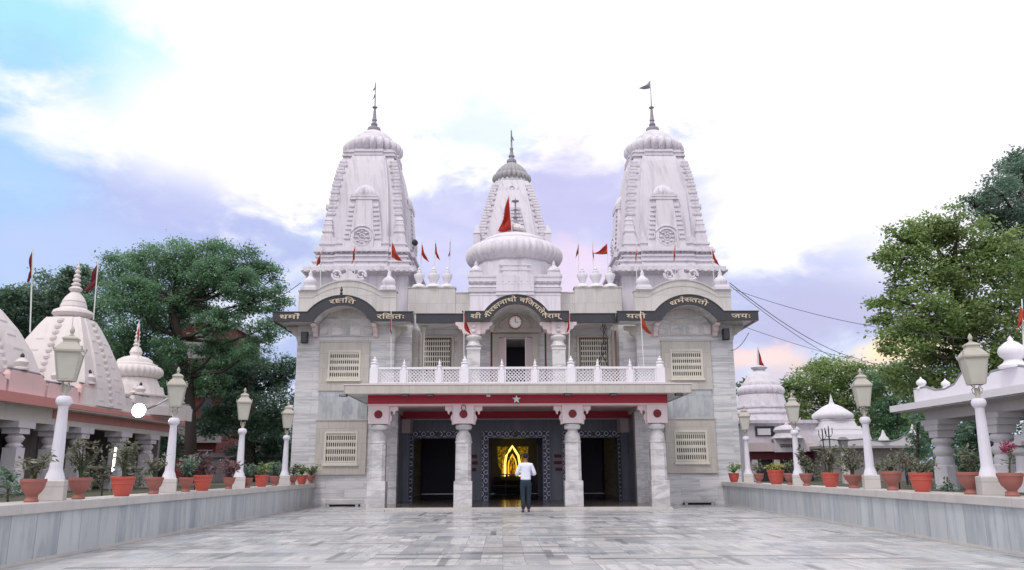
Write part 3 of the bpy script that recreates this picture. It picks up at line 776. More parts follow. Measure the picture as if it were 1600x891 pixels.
# middle bands
for s in (-1, 1):
    q = mb(); a, c = sorted((X(s * 1.93), X(s * 3.70))); q.box(a, c, 29.42, 29.51, ZB, ZT); mbnd = q.build('eave_band', M['black'], T)
    q = mb(); q.box(a, c, 29.511, 31, ZB + .03, ZT - .05); q.build('soffit', M['pillar'], mbnd)
    q = mb(); q.box(a, c, 29.39, 29.52, ZT, ZT + .03); q.build('lip', M['black'], mbnd)
b, mid_ = band(AX, 1.95, 1.16, .95, .62, .62, 28.95, 30.98)
tot = sum((Vector(p) - Vector(r)).length for p, r in zip(mid_[:-1], mid_[1:]))
lettering('lettering', ['h:श', AA, 'RAKAR', II, ' ', GA, O_, RA, 'KSSA', NA, AA, THA, O_, ' ', VA, I_, JA, YA, TA, E_, TA, RA, AA, MA, HAL], mid_, LS * 1.02, 28.925, M['letter'], b, .28, tot - .62)
for s in (-1, 1):
    q = mb(); a, c = sorted((X(s * 1.95), X(s * 1.86))); q.box(a, c, 29.041, 29.42, ZB, ZT); q.build('band_return', M['black'], b)
    # upper columns
    cx = X(s * 1.55); cy = 29.35
    q = mb(); q.sq([(.27, 3.95), (.27, 4.3), (.235, 4.32), (.235, 5.50), (.26, 5.52), (.26, 5.60)], (cx, cy, 0), 0)
    col = q.build('column', M['pillar'], T)
    q = mb(); q.lathe([(.24, 5.60), (.30, 5.66), (.25, 5.74), (.21, 5.80), (.20, 5.86), (.28, 5.93), (.30, 5.99), (.26, 6.06), (.22, 6.08)], (cx, cy, 0), 24); q.build('ring', M['pillar'], col, smooth=True)
    q = mb(); q.box(cx - .25, cx + .25, cy - .22, cy + .22, 6.08, 6.545)
    for sx in (-1, 1):
        pr = [(cx + sx * .25, 6.545), (cx + sx * .68, 6.545), (cx + sx * .68, 6.45), (cx + sx * .58, 6.40), (cx + sx * .55, 6.30), (cx + sx * .44, 6.27), (cx + sx * .40, 6.14), (cx + sx * .28, 6.10), (cx + sx * .25, 6.16)]
        q.prism(pr if sx > 0 else pr[::-1], cy - .15, cy + .15)
    cp = q.build('capital', M['capital'], col)
    q = mb()
    for zz in (6.2, 6.38): q.lathe([(.0, -.08), (.07, -.05), (.09, 0), (.07, .05), (0, .08)], (cx, cy - .22, zz), 12)
    q.build('boss', M['white'], cp, smooth=True)
# roof parapets with urns, between the wings and the middle
for s in (-1, 1):
    q = mb(); a, c = sorted((X(s * 1.75), X(s * 4.2))); q.box(a, c, 31.4, 31.75, 6.9, 8.12); pr = q.build('roof_parapet', M['parapetm'], T)
    a2, c2 = sorted((X(s * 2.38), X(s * 4.25))); q = mb(); q.box(a2, c2, 31.36, 31.78, 7.3, 8.32); q.build('raised_block', M['parapetm'], pr)
    q = mb(); q.box(a2 - .03, c2 + .03, 31.33, 31.81, 8.32, 8.37); q.build('coping', M['blockm'], pr)
    q = mb(); a3, c3 = sorted((X(s * 1.75), X(s * 2.345))); q.box(a3, c3, 31.37, 31.78, 8.12, 8.16); q.build('side_coping', M['blockm'], pr)
    q = mb(); q.box(a, c, 31.75, 41, 6.9, 7.1); q.build('roof', M['roofgrey'], pr)
    for k, (xo, sc) in enumerate(((3.84, .92), (3.26, 1.08), (2.72, .92))):
        q = mb(); z = 8.37
        q.lathe([(.31 * sc, 0), (.31 * sc, .05), (.26 * sc, .11), (.15 * sc, .15), (.10 * sc, .17), (.13 * sc, .24), (.20 * sc, .40), (.235 * sc, .50), (.22 * sc, .56), (.12 * sc, .58), (.09 * sc, .62), (.115 * sc, .64), (.12 * sc, .67), (.06 * sc, .70), (.05 * sc, .74), (.075 * sc, .77), (.06 * sc, .82), (.015 * sc, .86)], (X(s * xo), 31.57, z), 22)
        q.build('urn', M['white2'], T, smooth=True, angle=50)

# ------------------------------------------------------------------ spires
def ratha(w, p, c, cx, cy, z):
    P = [(-w, -w), (-c, -w), (-c, -w - p), (c, -w - p), (c, -w), (w, -w), (w, -c), (w + p, -c), (w + p, c), (w, c), (w, w), (c, w), (c, w + p), (-c, w + p), (-c, w), (-w, w), (-w, c), (-w - p, c), (-w - p, -c), (-w, -c)]
    return [(cx + x, cy + y, z) for x, y in P]
def amalaka(q, cx, cy, z0, R, h, ribs=28, n=112, amt=.09, flat=.75):
    pr = []
    for k in range(13):
        t = -math.pi / 2 + math.pi * k / 12
        pr.append((R * (1 - .32 + .32 * math.cos(t)), z0 + h / 2 + h / 2 * math.sin(t)))
    rm = [max(0, math.cos(-math.pi / 2 + math.pi * k / 12)) ** .6 for k in range(13)]
    q.lathe([(R * .4, z0 + .001)] + pr + [(R * .4, z0 + h - .001)], (cx, cy, 0), n, rib=(ribs, amt, [0] + rm + [0]))
def tower(cx, cy, side):
    root = MB()
    w0 = 1.95
    root.loft([ratha(w0, .10, 1.15, cx, cy, 6.95), ratha(w0, .10, 1.15, cx, cy, 9.02), ratha(w0 + .28, .10, 1.2, cx, cy, 9.14)])
    t = root.build('tower', M['white'], T)
    # storey mouldings
    q = MB()
    def lay(w, z0, z1, p=.12, c=1.1, w1=None): q.loft([ratha(w, p, c, cx, cy, z0), ratha(w1 or w, p, c, cx, cy, z1)])
    lay(2.30, 9.141, 9.34, .10, 1.25)
    lay(2.12, 9.341, 9.44); lay(2.00, 9.441, 9.62, w1=1.96); lay(2.04, 9.621, 9.70); lay(1.84, 9.701, 9.86); lay(1.92, 9.861, 9.93); lay(1.80, 9.931, 10.06)
    lay(1.99, 10.061, 10.16); lay(1.93, 10.161, 10.27); lay(1.78, 10.271, 10.42); lay(1.83, 10.421, 10.50); lay(1.75, 10.501, 10.74)
    q.build('moulding', M['white'], t)
    q = MB()                                                # scalloped drip course below the cornice and the mid moulding
    for (w, z, st, d) in ((2.30, 9.14, .23, .10), (1.86, 10.055, .20, .13)):
        n = int(2 * w / st)
        for fce in range(4):
            for k in range(n + 1):
                x = -w + 2 * w * k / n; pj = .10 if abs(x) < 1.2 else 0
                px, py = [(x, -w - pj - .012), (w + pj + .012, x), (x, w + pj + .012), (-w - pj - .012, x)][fce]
                q.lathe([(.0, -d), (.045, -d * .6), (.065, 0), (.0, .03)], (cx + px, cy + py, z + .05), 8)
    q.build('drip_course', M['white'], t, smooth=True)
    # curved body
    prof = [(10.74, 1.70), (11.2, 1.685), (11.7, 1.66), (12.2, 1.62), (12.7, 1.57), (13.2, 1.50), (13.6, 1.43), (14.0, 1.345), (14.35, 1.25), (14.62, 1.16)]
    def W(z):
        for (a, wa), (b, wb) in zip(prof[:-1], prof[1:]):
            if a <= z <= b: return wa + (wb - wa) * (z - a) / (b - a)
        return prof[0][1] if z < prof[0][0] else prof[-1][1]
    q = MB(); q.loft([ratha(w - .10, .16 * w / 1.66, .62 * w, cx, cy, z) for z, w in prof])
    body = q.build('spire_body', M['white'], t)
    q = MB()
    for fce in range(4):                                    # raised smooth panel on each face
        ring = []
        rot = Matrix.Rotation(fce * math.pi / 2, 3, 'Z')
        for z, w in prof:
            c = .56 * w; y = -(w + .07)
            ring.append([tuple(rot @ Vector(v) + Vector((cx, cy, 0))) for v in ((-c, y + .2, z), (-c, y, z), (c, y, z), (c, y + .2, z))])
        q.loft(ring)
    q.build('face_panel', M['white'], body)
    # corner bands of stacked cushions
    for sx in (-1, 1):
        for sy in (-1, 1):
            q = MB(); z = 11.75; k = 0
            while z < 14.35:
                w = W(z) - .10; h = .33
                bx, by = cx + sx * (w - .14), cy + sy * (w - .14)
                q.sq([(.13, 0), (.175, .03), (.195, .09), (.18, .16), (.13, .19)], (bx, by, z))
                q.sq([(.12, .19), (.15, .21), (.15, .30), (.11, h)], (bx, by, z))
                z += h
            q.build('corner_band', M['white'], body, smooth=True, angle=35)
    for sx in (-1, 1):                                      # small corner shrines
        for sy in (-1, 1):
            q = MB(); bx, by = cx + sx * 1.50, cy + sy * 1.50
            q.sq([(.24, 10.74), (.24, 10.84), (.20, 10.86), (.20, 10.98), (.235, 11.0), (.235, 11.06), (.19, 11.08), (.175, 11.3), (.19, 11.31), (.19, 11.36), (.15, 11.38), (.14, 11.52), (.16, 11.53), (.15, 11.58), (.09, 11.66)], (bx, by, 0))
            q.lathe([(.11, 11.62), (.12, 11.66), (.06, 11.72), (.045, 11.76), (.01, 11.86)], (bx, by, 0), 12)
            q.build('corner_shrine', M['white'], t)
    # face relief: small spire with rosette
    for fce in range(4):
        rot = Matrix.Rotation(fce * math.pi / 2, 3, 'Z')
        q = MB(); pr = [(10.28, .80), (10.6, .80), (11.0, .77), (11.6, .70), (12.15, .61), (12.38, .57)]
        y0 = -1.90
        rings = []
        for z, w in pr:
            y = y0 - .07 + (z - 10.28) * .085
            rings.append([(-w, y + .4, z), (-w, y, z), (w, y, z), (w, y + .4, z)])
        q.loft(rings)
        rings = []
        for z, w in pr:
            y = y0 - .13 + (z - 10.28) * .085
            rings.append([(-w * .60, y + .3, z), (-w * .60, y, z), (w * .60, y, z), (w * .60, y + .3, z)])
        q.loft(rings)
        for k in range(8):                                  # ledges at the sides
            z = 10.62 + k * .205; w = .80 - (z - 10.28) * .11; y = y0 - .09 + (z - 10.28) * .085
            for sx in (-1, 1): q.box(min(sx * w, sx * w * .64), max(sx * w, sx * w * .64), y - .03, y + .05, z, z + .075)
        for (z0, z1, w) in ((12.38, 12.48, .60), (12.50, 12.6, .56)): q.box(-w, w, y0 + .02, y0 + .5, z0, z1)
        q.lathe([(.46, 12.6), (.55, 12.64), (.58, 12.72), (.53, 12.84), (.40, 12.98), (.24, 13.10), (.12, 13.17), (.07, 13.23), (.12, 13.29), (.12, 13.35), (.05, 13.39), (.09, 13.45), (.01, 13.58)], (0, y0 + .46, 0), 48, rib=(18, .26, [0, 1, 1, 1, .8, .4, 0, 0, 0, 0, 0, 0, 0]), sy=.72)
        q.v = [tuple(rot @ Vector(p) + Vector((cx, cy, 0))) for p in q.v]
        q.build('face_relief', M['white'], t, smooth=True, angle=30)
        # rosette
        q = MB()
        def torus(R, r, z, y, n=28, m=8):
            pts = [(R * math.cos(2 * math.pi * i / n), y, z + R * math.sin(2 * math.pi * i / n)) for i in range(n + 1)]
            q.tube(pts, r, m)
        yy = y0 - .11
        torus(.36, .035, 10.68, yy); torus(.13, .03, 10.68, yy)
        for k in range(8):
            a = 2 * math.pi * k / 8; q.lathe([(0, -.05), (.06, -.03), (.08, 0), (.06, .03), (0, .05)], (.24 * math.cos(a), yy, 10.68 + .24 * math.sin(a)), 10)
        q.lathe([(0, -.06), (.07, -.02), (.08, .02), (0, .07)], (0, yy, 10.68), 10)
        pts = arcpts(0, 10.66, .52, .52, 16); q.tube([(x, yy + .03, z) for x, z in pts], .03, 6)
        q.v = [tuple(rot @ Vector(p) + Vector((cx, cy, 0))) for p in q.v]
        q.build('rosette', M['white'], t, smooth=True)
    # neck
    q = MB()
    for z0, z1, w in ((14.621, 14.69, 1.24), (14.691, 14.80, 1.17), (14.801, 14.87, 1.22), (14.871, 14.98, 1.08)): q.loft([ratha(w - .08, .10, .62, cx, cy, z0), ratha(w - .08, .10, .62, cx, cy, z1)])
    q.lathe([(1.02, 14.98), (1.02, 15.1)], (cx, cy, 0), 40); q.build('neck', M['white'], t)
    q = MB(); amalaka(q, cx, cy, 14.96, 1.36, .64, 22, 176, .20); q.build('amalaka', M['white'], t, smooth=True, angle=60)
    q = MB(); q.lathe([(1.0, 15.48), (1.02, 15.6), (.96, 15.64), (.93, 15.72), (.80, 15.90), (.62, 16.06), (.44, 16.17), (.30, 16.24)], (cx, cy, 0), 40); q.build('cap', M['white'], t, smooth=True)
    q = MB(); q.lathe([(.22, 16.20), (.29, 16.24), (.31, 16.32), (.28, 16.42), (.17, 16.48), (.11, 16.52), (.14, 16.56), (.15, 16.62), (.10, 16.68), (.09, 16.78), (.12, 16.8), (.09, 16.9), (.06, 17.25), (.05, 17.4)], (cx, cy, 0), 24)
    k = q.build('kalasha', M['finial'], t, smooth=True)
    q = MB(); top = 18.6 if side < 0 else 18.45
    q.lathe([(.028, 17.4), (.12, 17.43), (.12, 17.47), (.028, 17.5), (.022, top), (.005, top + .05)], (cx, cy, 0), 8)
    q.build('mast', M['finial'], k, smooth=True)
    return t
tower(X(-6.32), 34.2, -1)
tower(X(6.36), 34.2, 1)

def middle_tower(cx, cy):
    q = MB(); q.box(cx - 2.6, cx + 2.6, cy - 2.2, cy + 2.6, 6.95, 9.0); t = q.build('tower', M['white'], T)
    prof = [(9.0, 1.98), (10.5, 1.84), (11.6, 1.70), (12.5, 1.54), (13.3, 1.36), (14.0, 1.18), (14.6, 1.0), (15.05, .86)]
    def W(z):
        for (a, wa), (b, wb) in zip(prof[:-1], prof[1:]):
            if a <= z <= b: return wa + (wb - wa) * (z - a) / (b - a)
        return prof[-1][1]
    P2 = [(9.0 + i * .3, W(9.0 + i * .3)) for i in range(21)]
    q = MB(); q.loft([ratha(w - .08, .12, .66 * w, cx, cy, z) for z, w in P2]); body = q.build('spire_body', M['white'], t)
    q = MB()
    for fce in range(4):
        rot = Matrix.Rotation(fce * math.pi / 2, 3, 'Z'); ring = []
        for z, w in P2:
            c = .58 * w; y = -(w + .08); ring.append([tuple(rot @ Vector(v) + Vector((cx, cy, 0))) for v in ((-c, y + .2, z), (-c, y, z), (c, y, z), (c, y + .2, z))])
        q.loft(ring)
    q.build('face_panel', M['white'], body)
    for sx in (-1, 1):
        for sy in (-1, 1):
            q = MB(); z = 11.2
            while z < 14.8:
                w = W(z) - .08; q.sq([(.14, 0), (.185, .02), (.20, .08), (.18, .14), (.13, .17)], (cx + sx * (w - .13), cy + sy * (w - .13), z)); q.sq([(.12, .17), (.15, .19), (.15, .26), (.12, .30)], (cx + sx * (w - .13), cy + sy * (w - .13), z)); z += .30
            q.build('corner_band', M['white'], body, smooth=True, angle=35)
            q = MB(); q.sq([(.24, 9.0), (.22, 10.2), (.20, 10.25), (.18, 11.3), (.21, 11.35), (.18, 11.5), (.14, 12.0), (.17, 12.05), (.09, 12.3), (.02, 12.5)], (cx + sx * 1.66, cy + sy * 1.66, 0)); q.build('corner_shrine', M['white'], t)
    q = MB(); n = 20; z0 = 14.55                                    # crescent mark on the front panel
    q.tube([(cx + .28 * math.cos(math.pi + math.pi * i / n), cy - W(z0) - .10, z0 + .28 * math.sin(math.pi + math.pi * i / n)) for i in range(n + 1)], .03, 6)
    q.tube([(cx + .11 * math.cos(2 * math.pi * i / n), cy - W(z0) - .10, z0 - .02 + .11 * math.sin(2 * math.pi * i / n)) for i in range(n + 1)], .03, 6)
    q.build('crescent_relief', M['white'], body, smooth=True)
    q = MB()                                                        # stepped face relief behind the dome finial
    for k in range(12):
        z = 11.2 + k * .19; w = .78 - k * .036; y = cy - W(z) - .09; q.box(cx - w, cx + w, y - .07, y + .06, z, z + .12)
    q.build('face_relief', M['white'], t)
    q = MB()
    q.lathe([(.84, 15.05), (.84, 15.22)], (cx, cy, 0), 40); q.build('neck', M['white'], t, smooth=True)
    q = MB(); amalaka(q, cx, cy, 15.12, .98, .50, 22, 132, .17); q.build('amalaka', M['statue'], t, smooth=True, angle=60)
    q = MB(); q.lathe([(.80, 15.5), (.82, 15.62), (.72, 15.80), (.54, 16.0), (.36, 16.14), (.22, 16.22)], (cx, cy, 0), 132, rib=(22, .10)); q.build('cap', M['statue'], t, smooth=True)
    q = MB(); q.lathe([(.18, 16.18), (.25, 16.26), (.24, 16.38), (.14, 16.46), (.12, 16.52), (.16, 16.6), (.1, 16.72), (.07, 16.95), (.1, 17.0), (.05, 17.1), (.03, 17.95), (.005, 18.05)], (cx, cy, 0), 20); q.build('kalasha', M['finial'], t, smooth=True)
middle_tower(X(-.03), 38)

# middle front pavilion with the broad ribbed dome
cx, cy = AX, 32.9
q = MB(); q.box(cx - 1.78, cx + 1.78, 31.0, 34.8, 6.9, 7.95); pv = q.build('dome_pavilion', M['white'], T)
q = MB()
for z0, z1, e, w1 in ((7.950, 8.004, .02, None), (8.005, 8.076, -.03, None), (8.077, 8.220, .05, .09), (8.221, 8.256, -.02, None), (8.257, 8.364, .05, .02), (8.365, 8.418, -.03, None), (8.419, 8.490, .01, None), (8.491, 8.670, .06, None), (8.671, 8.760, .09, None)):
    e1 = e if w1 is None else w1
    q.loft([[(cx - 1.78 - a, 31.0 - a, z), (cx + 1.78 + a, 31.0 - a, z), (cx + 1.78 + a, 34.8 + a, z), (cx - 1.78 - a, 34.8 + a, z)] for a, z in ((e, z0), (e1, z1))])
for z0, z1, e in ((7.950, 8.072, .06), (8.081, 8.360, .10), (8.368, 8.661, .09)): q.box(cx - .75, cx + .75, 31.0 - e - .03, 31.05, z0, z1)
q.build('moulding', M['white'], pv)
q = MB()
for k in range(15):
    x = cx - 1.7 + 3.4 * k / 14; q.lathe([(0, -.10), (.05, -.06), (.07, 0), (0, .02)], (x, 30.93, 8.49), 8)
q.build('drip_course', M['white'], pv, smooth=True)
q = MB(); q.lathe([(1.78, 8.76), (1.78, 9.40), (1.70, 9.5), (1.6, 9.62)], (cx, cy, 0), 12, rot=math.pi / 12); q.build('drum', M['white'], pv)
q = MB()
for z in (9.0, 9.2):
    for dx in (-.45, 0, .45): q.box(cx + dx - .2, cx + dx + .2, cy - 1.745, cy - 1.68, z, z + .05)
q.build('drum_panel', M['white'], pv)
q = MB(); amalaka(q, cx, cy, 9.48, 2.05, .98, 44, 220, .06); q.build('amalaka', M['white'], pv, smooth=True, angle=60)
q = MB(); q.lathe([(1.62, 10.30), (1.66, 10.38), (1.60, 10.46), (1.46, 10.52), (1.46, 10.57), (1.30, 10.68), (1.0, 10.82), (.7, 10.92), (.5, 10.98)], (cx, cy, 0), 48, rib=(44, .02)); q.build('cap', M['white'], pv, smooth=True)
q = MB(); q.lathe([(.30, 10.94), (.30, 11.08), (.46, 11.10), (.50, 11.18), (.44, 11.30), (.28, 11.42), (.14, 11.48)], (cx, cy, 0), 64, rib=(16, .10)); kl = q.build('kalasha', M['cream'], pv, smooth=True)
q = MB(); q.lathe([(.1, 11.4), (.17, 11.48), (.08, 11.56), (.06, 11.68), (.13, 11.76), (.05, 11.84), (.04, 12.05), (.1, 12.1), (.035, 12.14), (.03, 12.45), (.16, 12.47), (.16, 12.5), (.02, 12.53), (.01, 12.65)], (cx + .06, cy, 0), 12); q.build('spike', M['finial'], kl, smooth=True)
for sx in (-1, 1):
    q = MB(); xx = cx + sx * 1.55; q.sq([(.26, 8.76), (.26, 8.86), (.2, 8.88)], (xx, 31.2, 0)); q.lathe([(.2, 8.86), (.26, 8.96), (.24, 9.04), (.13, 9.14), (.06, 9.2), (.07, 9.26), (.01, 9.40)], (xx, 31.2, 0), 18)
    q.build('finial', M['white'], pv, smooth=True)

# ------------------------------------------------------------------ porch
FZ = .09
q = MB(); q.box(X(-4.7), X(4.75), 26.1, 33, -.02, FZ); pf = q.build('porch_floor', M['porchfloor'], T)
q = MB(); q.box(X(-4.75), X(4.8), 26.02, 26.1, -.02, FZ + .012); q.build('step_edge', M['capm'], pf, bevel=.008)
for x in (-4.5, -1.76, 1.76, 4.5):
    px = X(x); py = 26.55
    q = MB(); q.sq([(.29, FZ), (.29, .90)], (px, py, 0)); pl = q.build('pillar', M['pillar'], T, bevel=.01)
    q = MB(); q.box(px - .33, px + .33, 25.88, 26.02, -.02, .05); q.build('kerb_block', M['capm'], pl)
    q = MB(); q.loft([[(px - a, py - b_, z), (px - b_, py - a, z), (px + b_, py - a, z), (px + a, py - b_, z), (px + a, py + b_, z), (px + b_, py + a, z), (px - b_, py + a, z), (px - a, py + b_, z)] for a, b_, z in ((.252, .16, .90), (.245, .155, 2.08))])
    q.build('shaft', M['pillar'], pl)
    q = MB(); q.lathe([(.25, 2.08), (.275, 2.09), (.275, 2.14), (.255, 2.16), (.26, 2.24), (.225, 2.37), (.165, 2.45), (.15, 2.48), (.18, 2.50), (.25, 2.53), (.272, 2.60), (.25, 2.67), (.18, 2.70)], (px, py, 0), 64, rib=(32, .05, [0] * 8 + [.3, 1, 1, .6, 0])); q.build('ring', M['pillar'], pl, smooth=True)
    q = MB(); q.box(px - .33, px + .33, py - .26, py + .26, 2.70, 3.27)
    for sx in (-1, 1):
        pr = [(px + sx * .33, 3.27), (px + sx * .60, 3.27), (px + sx * .60, 3.14), (px + sx * .53, 3.11), (px + sx * .51, 3.02), (px + sx * .47, 3.0), (px + sx * .46, 3.08), (px + sx * .40, 3.12), (px + sx * .36, 3.04), (px + sx * .42, 2.93), (px + sx * .42, 2.84), (px + sx * .38, 2.78), (px + sx * .38, 2.68), (px + sx * .30, 2.68), (px + sx * .30, 2.80), (px + sx * .33, 2.86)]
        if abs(x) > 4 and sx * x > 0: continue
        q.prism(pr if sx > 0 else pr[::-1], py - .14, py + .14)
    cpt = q.build('capital', M['capital'], pl)
    q = MB(); q.prism([(px + .13 * math.cos(2 * math.pi * i / 28), 3.0 + .13 * math.sin(2 * math.pi * i / 28)) for i in range(28)], py - .285, py - .26); md = q.build('medallion', M['maroon'], cpt)
    q = MB()
    for k in range(8): a = 2 * math.pi * k / 8; q.lathe([(0, -.03), (.03, 0), (0, .03)], (px + .07 * math.cos(a), py - .287, 3.0 + .07 * math.sin(a)), 8)
    q.build('petals', M['red'], md)
for x in (-1.76,):
    q = MB(); pts = [(X(x) + .07 * math.cos(a * .5), 26.24, 3.20 + .09 * math.sin(a * .5)) for a in range(13)]; q.tube(pts, .015, 6); q.build('hook', M['brown'], T)
# beams: pink strip, red beam, slab with beige fascia
q = MB(); q.box(X(-4.87), X(4.87), 26.30, 26.80, 3.27, 3.335); bm_ = q.build('porch_beam', M['pink'], T)
q = MB(); q.box(X(-4.86), X(4.86), 26.32, 26.78, 3.335, 3.62); q.build('red_face', M['red'], bm_)
q = MB(); q.box(X(-4.8), X(4.8), 26.82, 33, 3.45, 3.61); q.build('ceiling', M['capital'], bm_)
q = MB(); q.box(X(-4.4), X(4.4), 31.4, 31.7, 3.2, 3.45); q.build('red_ceiling_beam', M['red'], bm_)
for s in (-1, 1):
    for x in (1.76, 4.5):
        q = MB(); q.box(X(s * x) - .16, X(s * x) + .16, 26.82, 32.9, 3.30, 3.449); q.build('cross_beam', M['red'] if x < 2 else M['capital'], bm_)
q = MB(); q.box(X(-5.47), X(5.47), 25.6, 30.45, 3.62, 3.86); sl_ = q.build('canopy_slab', M['pillar'], T)
q = MB(); q.box(X(-5.48), X(5.48), 25.57, 25.6, 3.60, 3.87); q.build('fascia', M['blockm'], sl_)
q = MB(); q.box(X(-5.52), X(5.52), 25.55, 25.68, 3.871, 3.90); q.build('drip_edge', M['capital'], sl_)
for s in (-1, 1):
    q = MB(); a, c = sorted((X(s * 5.47), X(s * 5.50))); q.box(a, c, 25.57, 30.0, 3.60, 3.87); q.build('side_fascia', M['blockm'], sl_)
q = MB(); q.box(X(-5.0), X(5.0), 25.7, 30.99, 3.861, 3.94); q.build('balcony_floor', M['capm'], sl_)
# back wall of the porch with three doors
BY = 33.0
DOORS = [(-3.10, .98, 2.50), (.02, 1.10, 2.50), (3.14, .98, 2.50)]
q = MB(); xs = -4.6
for cxd, hwd, h in DOORS:
    q.box(X(xs), X(cxd - hwd), BY, BY + .4, FZ, 3.45); q.box(X(cxd - hwd), X(cxd + hwd), BY, BY + .4, h, 3.45); xs = cxd + hwd
q.box(X(xs), X(4.6), BY, BY + .4, FZ, 3.45); bw = q.build('porch_wall', M['blue'], T)
q = MB(); q.box(X(-4.6), X(4.6), BY - .03, BY, 3.22, 3.45); q.build('frieze', M['capital'], bw)
for s in (-1, 1):
    q = MB(); a, c = sorted((X(s * 4.42), X(s * 4.549))); q.box(a, c, 29.9, BY, FZ, 3.3); q.build('side_wall', M['blue'], bw)
    q = MB(); a, c = sorted((X(s * 4.28), X(s * 4.549))); q.box(a, c, 29.5, 29.899, FZ, 3.3); q.build('marble_pier', M['facade'], bw)
    q = MB(); a, c = sorted((X(s * 4.1), X(s * 4.419))); q.box(a, c, 31.9, 32.9, 2.66, 3.2); q.build('wall_bracket', M['capital'], bw)
    q = MB(); a, c = sorted((X(s * 4.16), X(s * 4.419))); q.box(a, c, 32.3, 32.6, FZ, 2.7); q.build('pilaster', M['blue'], bw)
for cxd, hwd, h in DOORS:
    q = MB(); e = .27
    q.box(X(cxd - hwd - e), X(cxd - hwd), BY - .07, BY, FZ, h); q.box(X(cxd + hwd), X(cxd + hwd + e), BY - .07, BY, FZ, h); q.box(X(cxd - hwd - e), X(cxd + hwd + e), BY - .07, BY, h, h + .27)
    dr = q.build('door_frame', M['doorframe'], T)
    q = MB()
    for xx in (cxd - hwd - e - .02, cxd + hwd + e - .02): q.box(X(xx), X(xx + .04), BY - .09, BY - .001, FZ, h + .27)
    for xx in (cxd - hwd - .015, cxd + hwd - .02): q.box(X(xx), X(xx + .035), BY - .085, BY - .001, FZ, h)
    q.box(X(cxd - hwd), X(cxd + hwd), BY - .085, BY - .001, h - .002, h + .03); q.build('border', M['blue'], dr)
    q = MB(); q.box(X(cxd) - .08, X(cxd) + .08, BY - .12, BY - .085, h + .06, h + .24); q.build('keystone', M['black'], dr)
# hall behind
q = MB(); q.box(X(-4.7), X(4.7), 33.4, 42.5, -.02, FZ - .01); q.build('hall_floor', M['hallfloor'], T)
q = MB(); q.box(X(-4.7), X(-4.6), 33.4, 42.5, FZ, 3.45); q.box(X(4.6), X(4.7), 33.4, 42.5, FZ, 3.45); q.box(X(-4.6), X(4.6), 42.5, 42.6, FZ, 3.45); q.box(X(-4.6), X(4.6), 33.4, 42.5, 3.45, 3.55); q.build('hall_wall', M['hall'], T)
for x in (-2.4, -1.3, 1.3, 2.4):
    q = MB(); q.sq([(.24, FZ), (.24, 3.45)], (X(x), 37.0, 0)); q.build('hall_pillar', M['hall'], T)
# maroon notice plates beside the middle door
for s in (-1, 1):
    for k in range(3):
        q = MB(); z = 1.72 - k * .26; w = (.36, .40, .28)[k]; q.box(X(s * 1.62 + .02) - w / 2 + s * .1, X(s * 1.62 + .02) + w / 2 + s * .1, BY - .02, BY - .002, z, z + .13); q.build('wall_plate', M['maroon'], bw)

# shrine, railing
sh = thing('glowing_shrine', (AX, 41, FZ), 'golden glowing arched shrine deep inside the middle doorway', 'shrine')
q = MB(); q.box(X(-.9), X(.9), 41.2, 42.2, FZ, .95); q.build('pedestal', M['shade'], sh)
q = MB(); z0 = .97
def arch_mb(q, hw, z0, zs, rise, th, y0, y1, cx):
    o = [(cx - hw, z0)] + [(cx - hw, zs)] + arcpts(cx, zs, hw, rise, 18) + [(cx + hw, zs), (cx + hw, z0)]
    i = [(cx - hw + th, z0)] + [(cx - hw + th, zs)] + arcpts(cx, zs, hw - th, rise - th * .7, 18) + [(cx + hw - th, zs), (cx + hw - th, z0)]
    q.prism(i + o[::-1], y0, y1)
pts = [(-.36, .95), (-.36, 1.6), (-.30, 1.95), (-.14, 2.2), (0, 2.42), (.14, 2.2), (.30, 1.95), (.36, 1.6), (.36, .95)]
q.tube([(X(a - .02), 41.0, b_) for a, b_ in pts], .055, 8); q.build('bright_arch', M['gold_neon'], sh, smooth=True)
q = MB(); q.tube([(X(a * .55 - .02), 41.02, 1.0 + (b_ - 1.0) * .72) for a, b_ in pts], .03, 8); q.build('inner_arch', M['gold_glow'], sh, smooth=True)
M['goldpanel'] = None
def mk_gold():
    m, t, b = new_mat('glowing_gilt_relief'); g = NG(t); P, p = g.pos()
    n = g.noise(P, 9, 4, .6); f = g.ramp(n, [(.42, 0.0), (.60, 1.0)])
    c = g.mix(f, (.20, .11, .0), (1.0, .62, .04)); g.l(c, b.inputs['Base Color']); g.l(c, b.inputs['Emission Color']); b.inputs['Emission Strength'].default_value = .16; b.inputs['Metallic'].default_value = .6; b.inputs['Roughness'].default_value = .4  # gilding emits a faint glow of its own, though it is no lamp
    return m
M['goldpanel'] = mk_gold()
for s in (-1, 1):
    q = MB(); q.prism([(X(s * .42), 1.0), (X(s * .72), 1.5), (X(s * .78), 2.4), (X(s * .2), 2.4), (X(s * .4), 1.95)][::s], 41.1, 41.16); q.build('gilded_panel', M['goldpanel'], sh)
q = MB(); q.lathe([(.20, 1.0), (.24, 1.15), (.16, 1.3), (.14, 1.5), (.09, 1.56), (.10, 1.66), (.08, 1.74), (.02, 1.84)], (X(-.02), 41.25, 0), 16); q.build('idol', M['goldpanel'], sh, smooth=True)
q = MB()
for sx in (-1, 1): q.lathe([(.07, .95), (.07, 1.0), (.045, 1.05), (.04, 1.75), (.06, 1.8), (.08, 1.86), (.03, 1.95)], (X(sx * .5 - .02), 41.05, 0), 14)
q.build('side_post', M['goldpanel'], sh, smooth=True)
q = MB(); q.lathe([(.09, 1.72), (.12, 1.78), (.10, 1.90), (.05, 1.98), (.01, 2.06)], (X(-.02), 41.25, 0), 14); q.build('crown', M['goldpanel'], sh, smooth=True)
